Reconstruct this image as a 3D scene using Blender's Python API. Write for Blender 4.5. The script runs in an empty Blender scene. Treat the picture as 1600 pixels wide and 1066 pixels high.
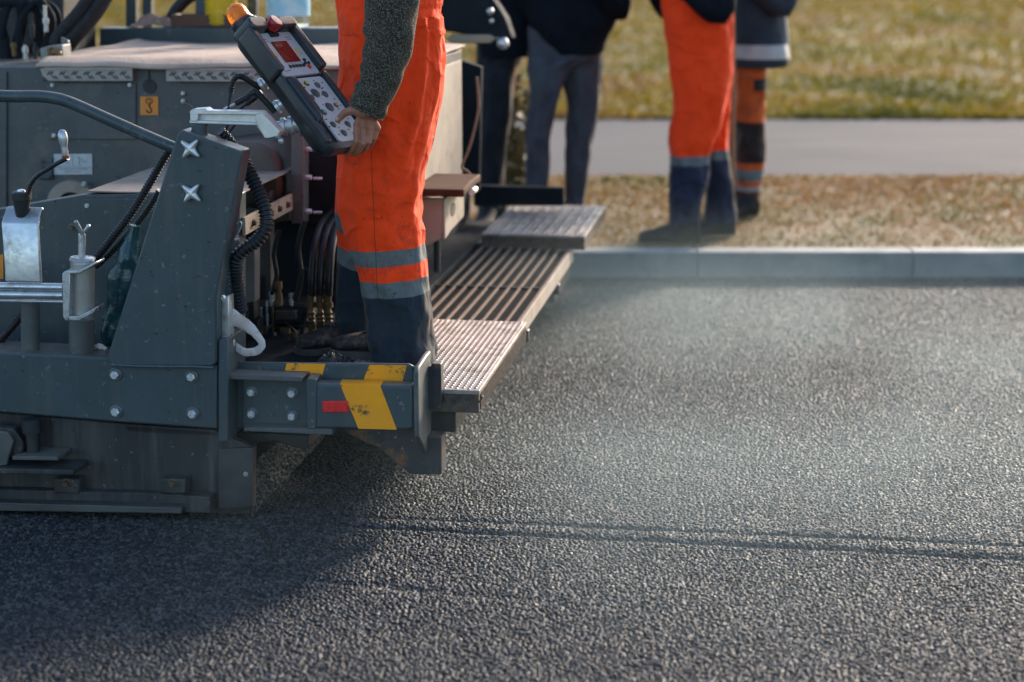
import bpy, math, random
import numpy as np
from mathutils import Vector, Matrix
R = math.radians
random.seed(7); rng = np.random.default_rng(7)
S = bpy.context.scene
COL = S.collection

# ------------------------------------------------------------------ camera, sky, sun
CAMZ, FPX, PITCH = 1.60, 2800.0, R(12.6)
SUN_AZ, SUN_EL = R(30), R(21)            # azimuth clockwise from +Y
cam = bpy.data.cameras.new('camera'); camo = bpy.data.objects.new('camera', cam); COL.objects.link(camo)
camo.location = (0, 0, CAMZ); camo.rotation_euler = (math.pi/2 - PITCH, 0, 0)
cam.sensor_width = 36; cam.lens = FPX/1600*36; cam.clip_start = .05; cam.clip_end = 2000
cam.dof.use_dof = True; cam.dof.focus_distance = 5.12; cam.dof.aperture_fstop = 1.8; cam.dof.aperture_blades = 9
S.camera = camo
w = bpy.data.worlds.new('World'); S.world = w; w.use_nodes = True
nt = w.node_tree; bg = nt.nodes['Background']
sky = nt.nodes.new('ShaderNodeTexSky'); sky.sky_type = 'NISHITA'; sky.sun_disc = False
sky.sun_elevation = SUN_EL; sky.sun_rotation = SUN_AZ; sky.air_density = 1.0; sky.dust_density = 1.6; sky.ozone_density = 2.0
nt.links.new(sky.outputs[0], bg.inputs[0]); bg.inputs[1].default_value = 0.15
sl = bpy.data.lights.new('sun', 'SUN'); slo = bpy.data.objects.new('sun', sl); COL.objects.link(slo)
sl.energy = 3.3; sl.angle = R(9); sl.color = (1, .84, .71)
slo.rotation_euler = Vector((math.sin(SUN_AZ)*math.cos(SUN_EL), math.cos(SUN_AZ)*math.cos(SUN_EL), math.sin(SUN_EL))).to_track_quat('Z', 'Y').to_euler()
S.view_settings.view_transform = 'Standard'; S.view_settings.look = 'None'
S.view_settings.exposure = 1.2; S.view_settings.gamma = 1

# ------------------------------------------------------------------ measuring from the photograph (real places in metres)
cp, sp = math.cos(PITCH), math.sin(PITCH)
def ray(px, py):
    a, b = (px-800)/FPX, (533-py)/FPX
    return Vector((a, cp + b*sp, -sp + b*cp))
def gz(px, py, z=0.0):
    d = ray(px, py); t = (z-CAMZ)/d.z
    return Vector((0, 0, CAMZ)) + d*t
def at(px, py, Y):
    d = ray(px, py); return Vector((0, 0, CAMZ)) + d*(Y/d.y)
TH = R(8.56)                               # the paver stands turned by this much
PO = gz(300, 805)                          # paver origin: foot of its end plate
U = Vector((math.cos(TH), -math.sin(TH), 0)); V = Vector((math.sin(TH), math.cos(TH), 0))
def P(px, py, v):                          # -> paver coordinates (u, v, z) on the plane v
    d = ray(px, py); C = Vector((0, 0, CAMZ)) - PO
    t = (v - C.dot(V))/d.dot(V); q = C + d*t
    return Vector((q.dot(U), v, q.z))
def loc(wp):
    q = Vector(wp) - PO; return Vector((q.dot(U), q.dot(V), wp[2]))

# ------------------------------------------------------------------ materials
MATS = {}
def nodes(name):
    m = bpy.data.materials.new(name); m.use_nodes = True
    n = m.node_tree.nodes; l = m.node_tree.links
    return m, n, l, n['Principled BSDF']
def inp(b, k, v):
    if k in b.inputs: b.inputs[k].default_value = v
def ramp(n, stops, interp='LINEAR'):
    r = n.new('ShaderNodeValToRGB'); r.color_ramp.interpolation = interp
    e = r.color_ramp.elements
    while len(e) < len(stops): e.new(0.5)
    for i, (p, c) in enumerate(stops):
        e[i].position = p; e[i].color = (c, c, c, 1) if isinstance(c, (int, float)) else (*c, 1)
    return r
def mathn(n, l, op, a, b=None, c=None):
    m = n.new('ShaderNodeMath'); m.operation = op
    for i, x in enumerate((a, b, c)):
        if x is None: continue
        if isinstance(x, (int, float)): m.inputs[i].default_value = x
        else: l.new(x, m.inputs[i])
    return m.outputs[0]
def noise(n, l, vec, scale, detail=5, rough=.55):
    t = n.new('ShaderNodeTexNoise'); t.inputs['Scale'].default_value = scale; t.inputs['Detail'].default_value = detail
    t.inputs['Roughness'].default_value = rough; l.new(vec, t.inputs['Vector']); return t.outputs['Fac']
def coords(n, l, stretch=None):
    t = n.new('ShaderNodeTexCoord'); o = t.outputs['Object']
    if stretch:
        mp = n.new('ShaderNodeMapping'); mp.inputs['Scale'].default_value = stretch; l.new(o, mp.inputs[0]); o = mp.outputs[0]
    return o
def mixc(n, l, fac, a, b, mode='MIX'):
    m = n.new('ShaderNodeMix'); m.data_type = 'RGBA'; m.blend_type = mode
    for s, x in ((m.inputs[0], fac), (m.inputs[6], a), (m.inputs[7], b)):
        if isinstance(x, (int, float)): s.default_value = x
        elif isinstance(x, tuple): s.default_value = (*x, 1)
        else: l.new(x, s)
    return m.outputs[2]
def bumpn(n, l, h, strength, dist=.01, prev=None):
    b = n.new('ShaderNodeBump'); b.inputs['Strength'].default_value = strength; b.inputs['Distance'].default_value = dist
    l.new(h, b.inputs['Height'])
    if prev is not None: l.new(prev, b.inputs['Normal'])
    return b.outputs['Normal']
def mat(name, c1, c2=None, scale=12, rough=.5, metal=0., bump=0., bscale=150, stretch=None, lo=.35, hi=.7, dirt=None, dlo=.58, dhi=.72, dscale=9, spec=.5, **kw):
    if name in MATS: return MATS[name]
    m, n, l, b = nodes(name); v = coords(n, l, stretch)
    col = c1; dlo -= .06; dhi -= .06
    if c2:
        f = noise(n, l, v, scale, 6); r = ramp(n, [(lo, 0.), (hi, 1.)]); l.new(f, r.inputs[0])
        col = mixc(n, l, r.outputs[0], c1, c2)
    if dirt:
        f = noise(n, l, v, dscale, 8, .7); r = ramp(n, [(dlo, 0.), (dhi, 1.)]); l.new(f, r.inputs[0])
        col = mixc(n, l, r.outputs[0], col, dirt)
    if isinstance(col, tuple): b.inputs['Base Color'].default_value = (*col, 1)
    else: l.new(col, b.inputs['Base Color'])
    b.inputs['Metallic'].default_value = metal; inp(b, 'Specular IOR Level', spec)
    f = noise(n, l, v, scale*2.3, 4); r = ramp(n, [(.3, max(.02, rough-.1)), (.75, min(1, rough+.14))]); l.new(f, r.inputs[0]); l.new(r.outputs[0], b.inputs['Roughness'])
    if bump: l.new(bumpn(n, l, noise(n, l, v, bscale, 4), bump, .004), b.inputs['Normal'])
    for k, x in kw.items(): inp(b, k.replace('_', ' '), x)
    MATS[name] = m; return m

paint = mat('dark_slate_paint', (.036, .056, .062), (.046, .070, .077), 5, .42, bump=.10, bscale=90, dirt=(.10, .085, .07), dlo=.66, dhi=.85, dscale=6)
paint2 = mat('dusty_slate_paint', (.058, .072, .074), (.082, .092, .090), 7, .5, bump=.12, bscale=80, dirt=(.17, .14, .11), dlo=.58, dhi=.85, dscale=5)
sooty = mat('sooty_steel', (.015, .019, .021), (.046, .047, .042), 9, .55, lo=.44, hi=.62, bump=.3, bscale=60, stretch=(1, 1, .12), dirt=(.010, .010, .011), dlo=.54, dhi=.68, dscale=18)
black = mat('black_rubber', (.007, .009, .011), (.012, .014, .016), 30, .45, bump=.1)
darkm = mat('oily_dark_steel', (.008, .011, .014), (.018, .021, .023), 10, .5, bump=.2, dirt=(.07, .05, .035), dlo=.62, dhi=.8, dscale=16)
rusty = mat('rusty_dark_steel', (.014, .019, .023), (.026, .029, .031), 10, .55, bump=.25, dirt=(.17, .07, .02), dlo=.60, dhi=.70, dscale=9)
galv = mat('galvanised_steel', (.46, .49, .50), (.60, .62, .62), 25, .33, .75, bump=.12, bscale=60, dirt=(.25, .22, .19), dlo=.62, dhi=.8, dscale=12)
washer_m = mat('grey_washer', (.10, .115, .12), (.15, .165, .17), 40, .4, .5)
alu = mat('cast_aluminium', (.55, .55, .53), (.68, .68, .66), 30, .4, .7, bump=.12, bscale=200)
zinc = mat('zinc_bolt', (.62, .66, .66), (.72, .74, .73), 60, .3, .55, bump=.05)
brass = mat('dull_brass', (.20, .13, .06), (.12, .08, .04), 40, .5, .6, bump=.1)
oldbolt = mat('tarry_bolt', (.13, .09, .05), (.06, .05, .04), 60, .5, .4, bump=.2)
beige = mat('dust_caked_panel', (.36, .30, .23), (.29, .24, .19), 8, .7, bump=.2, bscale=60, dirt=(.13, .11, .09), dlo=.6, dhi=.8)
dusttop = mat('dusty_top', (.26, .22, .18), (.17, .15, .13), 10, .7, bump=.3, bscale=70)
yellow = mat('yellow_paint', (.95, .36, .004), (.84, .31, .005), 8, .42, bump=.08, dirt=(.09, .06, .03), dlo=.64, dhi=.7, dscale=22)
redref = mat('red_reflector', (.75, .02, .02), (.60, .015, .018), 60, .25, bump=.2, bscale=600)
felt = mat('beige_felt', (.52, .39, .30), (.40, .30, .22), 7, .9, bump=.9, bscale=90, dirt=(.22, .17, .13), dlo=.62, dhi=.85, dscale=5)
wood = mat('brown_plank', (.085, .034, .014), (.038, .017, .008), 6, .8, bump=.4, bscale=30, stretch=(1.5, 9, 9), spec=.15)
orange_dec = mat('orange_decal', (.70, .25, .03), None, 10, .5)
white_dec = mat('white_label', (.52, .56, .56), (.42, .46, .46), 20, .5)
ink = mat('black_ink', (.02, .02, .02), None, 10, .6)
greyink = mat('grey_ink', (.16, .17, .18), None, 10, .6)
plate_m = mat('worn_tread_steel', (.40, .345, .30), (.26, .225, .20), 14, .5, .35, bump=.5, bscale=130, dirt=(.07, .055, .045), dlo=.55, dhi=.75, dscale=18)
platedark = mat('tarred_tread_edge', (.06, .048, .038), (.13, .095, .07), 40, .55, .2, bump=.6, bscale=120)
treadgalv = mat('tread_aluminium', (.36, .33, .30), (.27, .25, .23), 30, .5, .5, bump=.2)
skin = mat('skin', (.40, .165, .095), (.32, .12, .068), 40, .5, bump=.25, bscale=350, Subsurface_Weight=.12, Subsurface_Radius=(.01, .004, .002), dirt=(.22, .12, .08), dlo=.62, dhi=.85, dscale=60)
hair_m = mat('dark_hair', (.03, .02, .015), (.05, .035, .025), 80, .5, bump=.4)
bootm = mat('worn_black_boots', (.016, .014, .013), (.05, .04, .032), 26, .7, bump=.8, bscale=60, dirt=(.16, .12, .09), dlo=.54, dhi=.74, dscale=22, spec=.25)
bootm2 = mat('dark_boots', (.012, .012, .013), (.03, .028, .026), 20, .8, bump=.3, spec=.2)
jacket_m = mat('black_jacket', (.004, .006, .010), (.007, .010, .015), 10, .85, spec=.15, bump=.3, bscale=40)
jeans_m = mat('grey_jeans', (.042, .044, .055), (.062, .064, .075), 12, .85, bump=.4, bscale=25)
blackpants = mat('black_trousers', (.005, .007, .011), (.009, .011, .016), 12, .85, bump=.3, bscale=25)
navyj = mat('navy_work_jacket', (.014, .024, .036), (.022, .034, .048), 8, .8, bump=.4, bscale=25)
reflect_m = mat('pale_reflective_tape', (.45, .45, .44), (.36, .37, .37), 20, .5)
bagwhite = mat('white_plastic', (.62, .56, .52), (.50, .45, .42), 15, .4, bump=.4, bscale=50, dirt=(.15, .12, .10), dlo=.64, dhi=.72, dscale=30)
bagteal = mat('teal_plastic', (.006, .038, .045), (.012, .07, .08), 20, .22, bump=1., bscale=28)
clothbrown = mat('brown_cloth', (.24, .14, .10), (.36, .24, .18), 18, .85, bump=.6, bscale=30)
traybrown = mat('brown_tray', (.11, .045, .025), (.08, .03, .02), 10, .5)
yellowliq = mat('yellow_jug', (.75, .52, .02), (.62, .40, .015), 12, .2, Transmission_Weight=.25)
clearb = mat('clear_plastic', (.75, .80, .80), None, 12, .12, Transmission_Weight=.85, IOR=1.2)
matte = mat('matte_dark_metal', (.010, .014, .017), (.016, .020, .024), 10, .85, spec=.15)
bluelab = mat('pale_blue_label', (.22, .50, .62), (.55, .66, .68), 14, .5)
ropem = mat('hemp_rope', (.24, .15, .10), (.16, .10, .07), 60, .9, bump=.5)
scrap = mat('crumpled_black_plastic', (.015, .013, .012), (.10, .075, .05), 25, .33, bump=1., bscale=60, lo=.5, hi=.75)
amber = mat('amber_lens', (1., .30, .015), (1., .20, .008), 60, .25, Subsurface_Weight=.6, Subsurface_Radius=(.05, .02, .004), Subsurface_Scale=1., Transmission_Weight=.25, IOR=1.4, bump=.4, bscale=350)
greencup = mat('teal_cap', (.03, .35, .30), None, 10, .4)

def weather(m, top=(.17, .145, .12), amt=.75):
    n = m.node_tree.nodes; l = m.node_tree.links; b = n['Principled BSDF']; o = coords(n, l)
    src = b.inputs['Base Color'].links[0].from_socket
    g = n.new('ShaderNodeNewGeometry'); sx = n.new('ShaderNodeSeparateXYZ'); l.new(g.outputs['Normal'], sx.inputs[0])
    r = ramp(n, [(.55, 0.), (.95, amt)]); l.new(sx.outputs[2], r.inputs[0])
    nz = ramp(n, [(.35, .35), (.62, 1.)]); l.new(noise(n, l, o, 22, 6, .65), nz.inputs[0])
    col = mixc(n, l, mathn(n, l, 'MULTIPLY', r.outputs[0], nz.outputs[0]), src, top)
    ch = ramp(n, [(.645, 0.), (.675, .75)]); l.new(noise(n, l, o, 48, 5, .6), ch.inputs[0]); col = mixc(n, l, ch.outputs[0], col, (.16, .165, .16))
    tr = ramp(n, [(.655, 0.), (.685, .9)]); l.new(noise(n, l, o, 31, 7, .62), tr.inputs[0]); col = mixc(n, l, tr.outputs[0], col, (.008, .008, .009))
    st = n.new('ShaderNodeMapping'); st.inputs['Scale'].default_value = (26, 26, 2.2); l.new(o, st.inputs[0])
    sr = ramp(n, [(.52, 0.), (.74, .62)]); l.new(noise(n, l, st.outputs[0], 1., 4, .6), sr.inputs[0]); col = mixc(n, l, sr.outputs[0], col, (.085, .082, .075))
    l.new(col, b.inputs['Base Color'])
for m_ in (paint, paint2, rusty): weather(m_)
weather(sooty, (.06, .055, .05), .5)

def mat_trousers(name, z_lines, cols, tilt, yoff=0., seam=None, dirty=True, foldscale=9.):
    """bands of cloth by height: z_lines descending, cols one more than lines"""
    m, n, l, b = nodes(name)
    tc = n.new('ShaderNodeTexCoord'); o = tc.outputs['Object']
    sx = n.new('ShaderNodeSeparateXYZ'); l.new(o, sx.inputs[0])
    wob = mathn(n, l, 'MULTIPLY_ADD', noise(n, l, o, 6, 3), .016, -.008)
    z = mathn(n, l, 'ADD', mathn(n, l, 'MULTIPLY_ADD', sx.outputs[0], -tilt, sx.outputs[2]), wob)
    col = cols[0]
    for zl, c in zip(z_lines, cols[1:]):
        f = mathn(n, l, 'LESS_THAN', z, zl)
        col = mixc(n, l, f, col, c)
    big = noise(n, l, o, 5, 4); r = ramp(n, [(.3, .82), (.7, 1.0)]); l.new(big, r.inputs[0])
    col = mixc(n, l, 1., col, r.outputs[0], 'MULTIPLY')
    if seam:
        for (x0, k, z0, zt) in seam:   # sewn seams: thin darker thread lines on the cloth itself
            d = mathn(n, l, 'ABSOLUTE', mathn(n, l, 'SUBTRACT', mathn(n, l, 'MULTIPLY_ADD', sx.outputs[2], -k, sx.outputs[0]), x0 - k*z0))
            f = mathn(n, l, 'MULTIPLY', mathn(n, l, 'LESS_THAN', d, .0016), mathn(n, l, 'LESS_THAN', sx.outputs[2], zt))
            col = mixc(n, l, mathn(n, l, 'MULTIPLY', f, .55), col, (.05, .02, .015))
    if dirty:
        d = noise(n, l, o, 11, 9, .78); r = ramp(n, [(.53, 0.), (.68, .62)]); l.new(d, r.inputs[0])
        low = ramp(n, [(.0, 1.), (1., .0)]); mr = n.new('ShaderNodeMapRange'); mr.inputs[1].default_value = .72; mr.inputs[2].default_value = 1.35
        l.new(sx.outputs[2], mr.inputs[0]); l.new(mr.outputs[0], low.inputs[0])
        f = mathn(n, l, 'MULTIPLY', r.outputs[0], low.outputs[0])
        if z_lines: f = mathn(n, l, 'MULTIPLY', f, mathn(n, l, 'MULTIPLY_ADD', mathn(n, l, 'GREATER_THAN', z, z_lines[-1]), .8, .2))
        col = mixc(n, l, f, col, (.11, .04, .025))
        s = noise(n, l, o, 75, 3, .5); r2 = ramp(n, [(.69, 0.), (.73, .85)]); l.new(s, r2.inputs[0])
        col = mixc(n, l, r2.outputs[0], col, (.03, .02, .018))
    l.new(col, b.inputs['Base Color']); b.inputs['Roughness'].default_value = .82; inp(b, 'Sheen Weight', .10); inp(b, 'Sheen Tint', (1, .8, .5, 1)); inp(b, 'Specular IOR Level', .25)
    st = n.new('ShaderNodeMapping'); st.inputs['Scale'].default_value = (1, 1, .45); l.new(o, st.inputs[0])
    nb = bumpn(n, l, noise(n, l, st.outputs[0], foldscale, 3, .5), .8, .06)
    cm_ = n.new('ShaderNodeMapping'); cm_.inputs['Scale'].default_value = (5., 5., 8.); cm_.inputs['Rotation'].default_value = (0, .6, 0); l.new(o, cm_.inputs[0])
    cn = noise(n, l, cm_.outputs[0], 1., 2, .45); cr_ = mathn(n, l, 'POWER', mathn(n, l, 'SUBTRACT', 1., mathn(n, l, 'MINIMUM', mathn(n, l, 'MULTIPLY', mathn(n, l, 'ABSOLUTE', mathn(n, l, 'SUBTRACT', cn, .5)), 7.), 1.)), 2.)
    nb = bumpn(n, l, cr_, .55, .012, nb)
    nb = bumpn(n, l, noise(n, l, o, 45, 4), .35, .008, nb)
    wv = noise(n, l, o, 700, 2); nb = bumpn(n, l, wv, .15, .002, nb)
    l.new(nb, b.inputs['Normal'])
    return m
ORANGE = (1.12, .066, .006); GREYT = (.14, .165, .165); NAVY = (.018, .032, .046); NAVY2 = (.022, .028, .055)

def mat_knit(name):
    m, n, l, b = nodes(name); o = coords(n, l)
    wv = n.new('ShaderNodeTexWave'); wv.wave_type = 'BANDS'; wv.bands_direction = 'Z'; wv.inputs['Scale'].default_value = 75; wv.inputs['Distortion'].default_value = 4; wv.inputs['Detail'].default_value = 2; wv.inputs['Detail Scale'].default_value = 3
    l.new(o, wv.inputs['Vector'])
    sp_ = noise(n, l, o, 260, 3, .6); r = ramp(n, [(.38, (.014, .0125, .008)), (.50, (.034, .030, .020)), (.62, (.20, .175, .125))]); l.new(sp_, r.inputs[0])
    l.new(r.outputs[0], b.inputs['Base Color']); b.inputs['Roughness'].default_value = .95; inp(b, 'Sheen Weight', .22); inp(b, 'Sheen Roughness', .4); inp(b, 'Sheen Tint', (.6, .45, .28, 1))
    nb = bumpn(n, l, wv.outputs['Fac'], .6, .005); nb = bumpn(n, l, sp_, .6, .005, nb); nb = bumpn(n, l, noise(n, l, o, 14, 3), .6, .03, nb)
    l.new(nb, b.inputs['Normal']); return m
knit = mat_knit('heather_knit')

# ------------------------------------------------------------------ mesh building
class MB:
    def __init__(s): s.v = []; s.f = []
    def add(s, vs, fs):
        k = len(s.v); s.v += [tuple(q) for q in vs]; s.f += [tuple(i+k for i in f) for f in fs]; return s
    def hexa(s, a):   # 8 points: bottom ring 4, top ring 4
        return s.add(a, [(3,2,1,0),(4,5,6,7),(0,1,5,4),(1,2,6,5),(2,3,7,6),(3,0,4,7)])
    def box(s, x0, x1, y0, y1, z0, z1):
        return s.hexa([(x0,y0,z0),(x1,y0,z0),(x1,y1,z0),(x0,y1,z0),(x0,y0,z1),(x1,y0,z1),(x1,y1,z1),(x0,y1,z1)])
    def _prism(s, A, B):
        n = len(A); return s.add(list(A)+list(B), [tuple(range(n))[::-1], tuple(range(n, 2*n))] + [(i,(i+1)%n,(i+1)%n+n,i+n) for i in range(n)])
    def pv(s, poly, v0, v1):       # outline in (u, z), from depth v0 to v1
        return s._prism([(u, v1, z) for u, z in poly], [(u, v0, z) for u, z in poly])
    def pu(s, poly, u0, u1):       # outline in (v, z), from u0 to u1
        return s._prism([(u0, v, z) for v, z in poly], [(u1, v, z) for v, z in poly])
    def pz(s, poly, z0, z1):       # outline in (u, v)
        return s._prism([(u, v, z0) for u, v in poly], [(u, v, z1) for u, v in poly])
    def px(s, pts, v0, v1):        # outline measured on the photograph at depth v0
        q = [P(x, y, v0) for x, y in pts]; return s.pv([(a.x, a.z) for a in q], v0, v1)
    def tube(s, pts, r, n=12, cap=True, flat=1.0):
        pts = [Vector(q) for q in pts]; m = len(pts)
        rs = r if isinstance(r, (list, tuple, np.ndarray)) else [r]*m
        up = None; vs = []
        for i, q in enumerate(pts):
            t = (pts[min(i+1, m-1)] - pts[max(i-1, 0)]).normalized()
            if up is None:
                ref = Vector((0, 0, 1)) if abs(t.z) < .9 else Vector((1, 0, 0)); up = (ref - t*ref.dot(t)).normalized()
            else:
                up = (up - t*up.dot(t)); up = up.normalized() if up.length > 1e-6 else t.orthogonal().normalized()
            si = t.cross(up)
            for k in range(n):
                a = 2*math.pi*k/n; vs.append(q + (up*math.cos(a)*flat + si*math.sin(a))*rs[i])
        fs = [(i*n+k, i*n+(k+1)%n, (i+1)*n+(k+1)%n, (i+1)*n+k) for i in range(m-1) for k in range(n)]
        if cap: fs += [tuple(range(n))[::-1], tuple(range((m-1)*n, m*n))]
        return s.add(vs, fs)
    def cyl(s, a, b, r, r2=None, n=20): return s.tube([a, b], [r, r if r2 is None else r2], n)
    def lathe(s, base, axis, prof, n=20):   # prof: (distance along axis, radius)
        base, axis = Vector(base), Vector(axis).normalized(); 
        pts = [base+axis*d for d, _ in prof]; up = axis.orthogonal().normalized(); si = axis.cross(up); vs = []
        for q, (_, r) in zip(pts, prof):
            for k in range(n):
                a = 2*math.pi*k/n; vs.append(q+(up*math.cos(a)+si*math.sin(a))*max(r, 1e-5))
        m = len(prof)
        fs = [(i*n+k, i*n+(k+1)%n, (i+1)*n+(k+1)%n, (i+1)*n+k) for i in range(m-1) for k in range(n)] + [tuple(range(n))[::-1], tuple(range((m-1)*n, m*n))]
        return s.add(vs, fs)
    def ball(s, c, r, n=14, sq=(1, 1, 1)):
        c = Vector(c); vs = []; m = n//2
        for i in range(m+1):
            th = math.pi*i/m
            for k in range(n):
                a = 2*math.pi*k/n; vs.append((c.x+r*sq[0]*math.sin(th)*math.cos(a), c.y+r*sq[1]*math.sin(th)*math.sin(a), c.z+r*sq[2]*math.cos(th)))
        return s.add(vs, [(i*n+k, (i+1)*n+k, (i+1)*n+(k+1)%n, i*n+(k+1)%n) for i in range(m) for k in range(n)])
    def bolt(s, c, ax, r, h=None, washer=1.45):
        h = h or r*.9; c, ax = Vector(c), Vector(ax).normalized()
        if washer: s.lathe(c, ax, [(0, r*washer), (r*.18, r*washer), (r*.25, r*washer*.92)], 20)
        b = c+ax*(r*.2); up = ax.orthogonal().normalized(); si = ax.cross(up); a0 = random.random()
        def ring(d, k): return [b+ax*d+(up*math.cos(a0+math.pi/3*i)+si*math.sin(a0+math.pi/3*i))*r*k for i in range(6)]
        A, B, C_ = ring(0, 1), ring(h*.8, 1), ring(h, .82)
        s.add(A+B+C_, [tuple(range(6))[::-1]]+[(i,(i+1)%6,6+(i+1)%6,6+i) for i in range(6)]+[(6+i,6+(i+1)%6,12+(i+1)%6,12+i) for i in range(6)]+[tuple(range(12, 18))])
        return s
    def loft(s, rings, cap=True):
        n = len(rings[0]); vs = [q for r_ in rings for q in r_]; m = len(rings)
        fs = [(i*n+k, i*n+(k+1)%n, (i+1)*n+(k+1)%n, (i+1)*n+k) for i in range(m-1) for k in range(n)]
        if cap: fs += [tuple(range(n))[::-1], tuple(range((m-1)*n, m*n))]
        return s.add(vs, fs)
    def build(s, name, m, parent=None, smooth=40, bevel=0, **kw):
        me = bpy.data.meshes.new(name); me.from_pydata(s.v, [], s.f); me.validate(); me.update()
        import bmesh
        bm = bmesh.new(); bm.from_mesh(me); bmesh.ops.recalc_face_normals(bm, faces=bm.faces); bm.to_mesh(me); bm.free()
        o = bpy.data.objects.new(name, me); COL.objects.link(o); me.materials.append(m)
        if smooth: me.shade_smooth(); me.set_sharp_from_angle(angle=R(smooth))
        if bevel:
            b = o.modifiers.new('bevel', 'BEVEL'); b.width = bevel; b.segments = 2; b.limit_method = 'ANGLE'; b.angle_limit = R(40); b.harden_normals = False
        if parent: o.parent = parent
        return o
def spline(pts, n=8):
    P_ = [Vector(q) for q in pts]; out = []
    for i in range(len(P_)-1):
        p0, p1, p2, p3 = P_[max(i-1,0)], P_[i], P_[i+1], P_[min(i+2, len(P_)-1)]
        for k in range(n):
            t = k/n; out.append(.5*((2*p1)+(p2-p0)*t+(2*p0-5*p1+4*p2-p3)*t*t+(3*p1-p0-3*p2+p3)*t**3))
    out.append(P_[-1]); return out
def corrugated(mb, pts, r, pitch=.0085, n=14):
    sp_ = spline(pts, 40); d = [0]
    for a, b in zip(sp_, sp_[1:]): d.append(d[-1]+(b-a).length)
    L = d[-1]; k = int(L/pitch)*4; q = []; rr = []
    j = 0
    for i in range(k+1):
        x = L*i/k
        while j < len(d)-2 and d[j+1] < x: j += 1
        t = (x-d[j])/max(1e-9, d[j+1]-d[j]); q.append(sp_[j].lerp(sp_[j+1], t)); rr.append(r*(1.0 if i % 4 in (0, 1) else .80))
    return mb.tube(q, rr, n)
def thing(name, label, cat, l=(0, 0, 0), group=None):
    o = bpy.data.objects.new(name, None); COL.objects.link(o); o.location = l; o.empty_display_size = .1
    o['label'] = label; o['category'] = cat
    if group: o['group'] = group
    return o
def tag(o, label, cat, group=None):
    o['label'] = label; o['category'] = cat
    if group: o['group'] = group
    return o
def npmesh(name, verts, quads, m, smooth=True):
    me = bpy.data.meshes.new(name); nv, nf = len(verts), len(quads); k = quads.shape[1]
    me.vertices.add(nv); me.vertices.foreach_set('co', np.ascontiguousarray(verts, dtype=np.float32).ravel())
    me.loops.add(nf*k); me.loops.foreach_set('vertex_index', np.ascontiguousarray(quads, dtype=np.int32).ravel())
    me.polygons.add(nf); me.polygons.foreach_set('loop_start', np.arange(0, nf*k, k, dtype=np.int32))
    me.update(calc_edges=True)
    if smooth: me.shade_smooth()
    me.materials.append(m); o = bpy.data.objects.new(name, me); COL.objects.link(o); return o
def vnoise(x, y, seed=0):
    def h(i, j):
        t = np.sin(i*127.1+j*311.7+seed*74.7)*43758.5453; return t-np.floor(t)
    i, j = np.floor(x), np.floor(y); fx, fy = x-i, y-j; fx = fx*fx*(3-2*fx); fy = fy*fy*(3-2*fy)
    return (h(i,j)*(1-fx)+h(i+1,j)*fx)*(1-fy)+(h(i,j+1)*(1-fx)+h(i+1,j+1)*fx)*fy

# ------------------------------------------------------------------ the road: fresh asphalt, every stone a real bump
def mat_asphalt():
    m, n, l, b = nodes('fresh_asphalt'); o = coords(n, l)
    vo = n.new('ShaderNodeTexVoronoi'); vo.inputs['Scale'].default_value = 110; l.new(o, vo.inputs['Vector'])
    hsv = n.new('ShaderNodeSeparateColor'); l.new(vo.outputs['Color'], hsv.inputs[0])
    r = ramp(n, [(0., (.012, .0145, .0155)), (.55, (.030, .033, .034)), (1., (.10, .098, .096))]); l.new(hsv.outputs[0], r.inputs[0])
    l.new(r.outputs[0], b.inputs['Base Color'])
    rr = ramp(n, [(0., .45), (1., .72)]); l.new(hsv.outputs[1], rr.inputs[0]); l.new(rr.outputs[0], b.inputs['Roughness'])
    inp(b, 'Specular IOR Level', .22); inp(b, 'Specular Tint', (.95, .99, 1., 1))
    nb = bumpn(n, l, noise(n, l, o, 190, 4, .6), .5, .006)
    l.new(nb, b.inputs['Normal']); return m
asph = mat_asphalt()
def stone_height(x, y, cell=.0082, amp=.0027, tilt=.30, k=8.5e6):
    h = np.full(x.shape, -1.0); ix, iy = np.floor(x/cell), np.floor(y/cell)
    def hs(i, j, s):
        t = np.sin(i*12.9898+j*78.233+s*37.719)*43758.5453; return t-np.floor(t)
    for a in (-1, 0, 1):
        for b in (-1, 0, 1):
            i, j = ix+a, iy+b
            dx = x-(i+.5+.9*(hs(i, j, 1)-.5))*cell; dy = y-(j+.5+.9*(hs(i, j, 2)-.5))*cell
            v = amp*(hs(i, j, 3)-.5)*1.6 + dx*tilt*2*(hs(i, j, 4)-.5) + dy*tilt*2*(hs(i, j, 5)-.5) - k*(dx*dx+dy*dy)**2*(.6+.8*hs(i, j, 6))
            h = np.maximum(h, v)
    return np.clip(h, -.007, .008)
def road_height(x, y):
    qx, qy = x-PO.x, y-PO.y; u = qx*U.x+qy*U.y; v = qx*V.x+qy*V.y
    h = stone_height(x, y) + .004*(vnoise(x*3, y*3)-.5) + .003*(vnoise(x*11, y*11, 3)-.5)
    on = np.clip((u-.12)/.35, 0, 1); wob = .010*(vnoise(u*1.5, u*0, 5)-.5)+.007*(vnoise(u*9, u*0, 8)-.5)
    g = lambda c, s: np.exp(-((v+wob-c)/s)**2)
    br = .55+.7*vnoise(u*5+v*9, u*1.3, 31); br2 = .5+.8*vnoise(u*4, u*0, 17)
    h -= on*(.0125*br*g(-.03, .016)+.0110*br2*g(.055+.012*u, .013)) ; h += on*(.003*g(.012, .02)+.002*g(-.06, .02))
    h -= .0085*np.clip((u+.1)/.4, 0, 1)*np.clip(1.3-u, 0, 1)*g(-.42-.1*u, .02)
    return h
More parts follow.
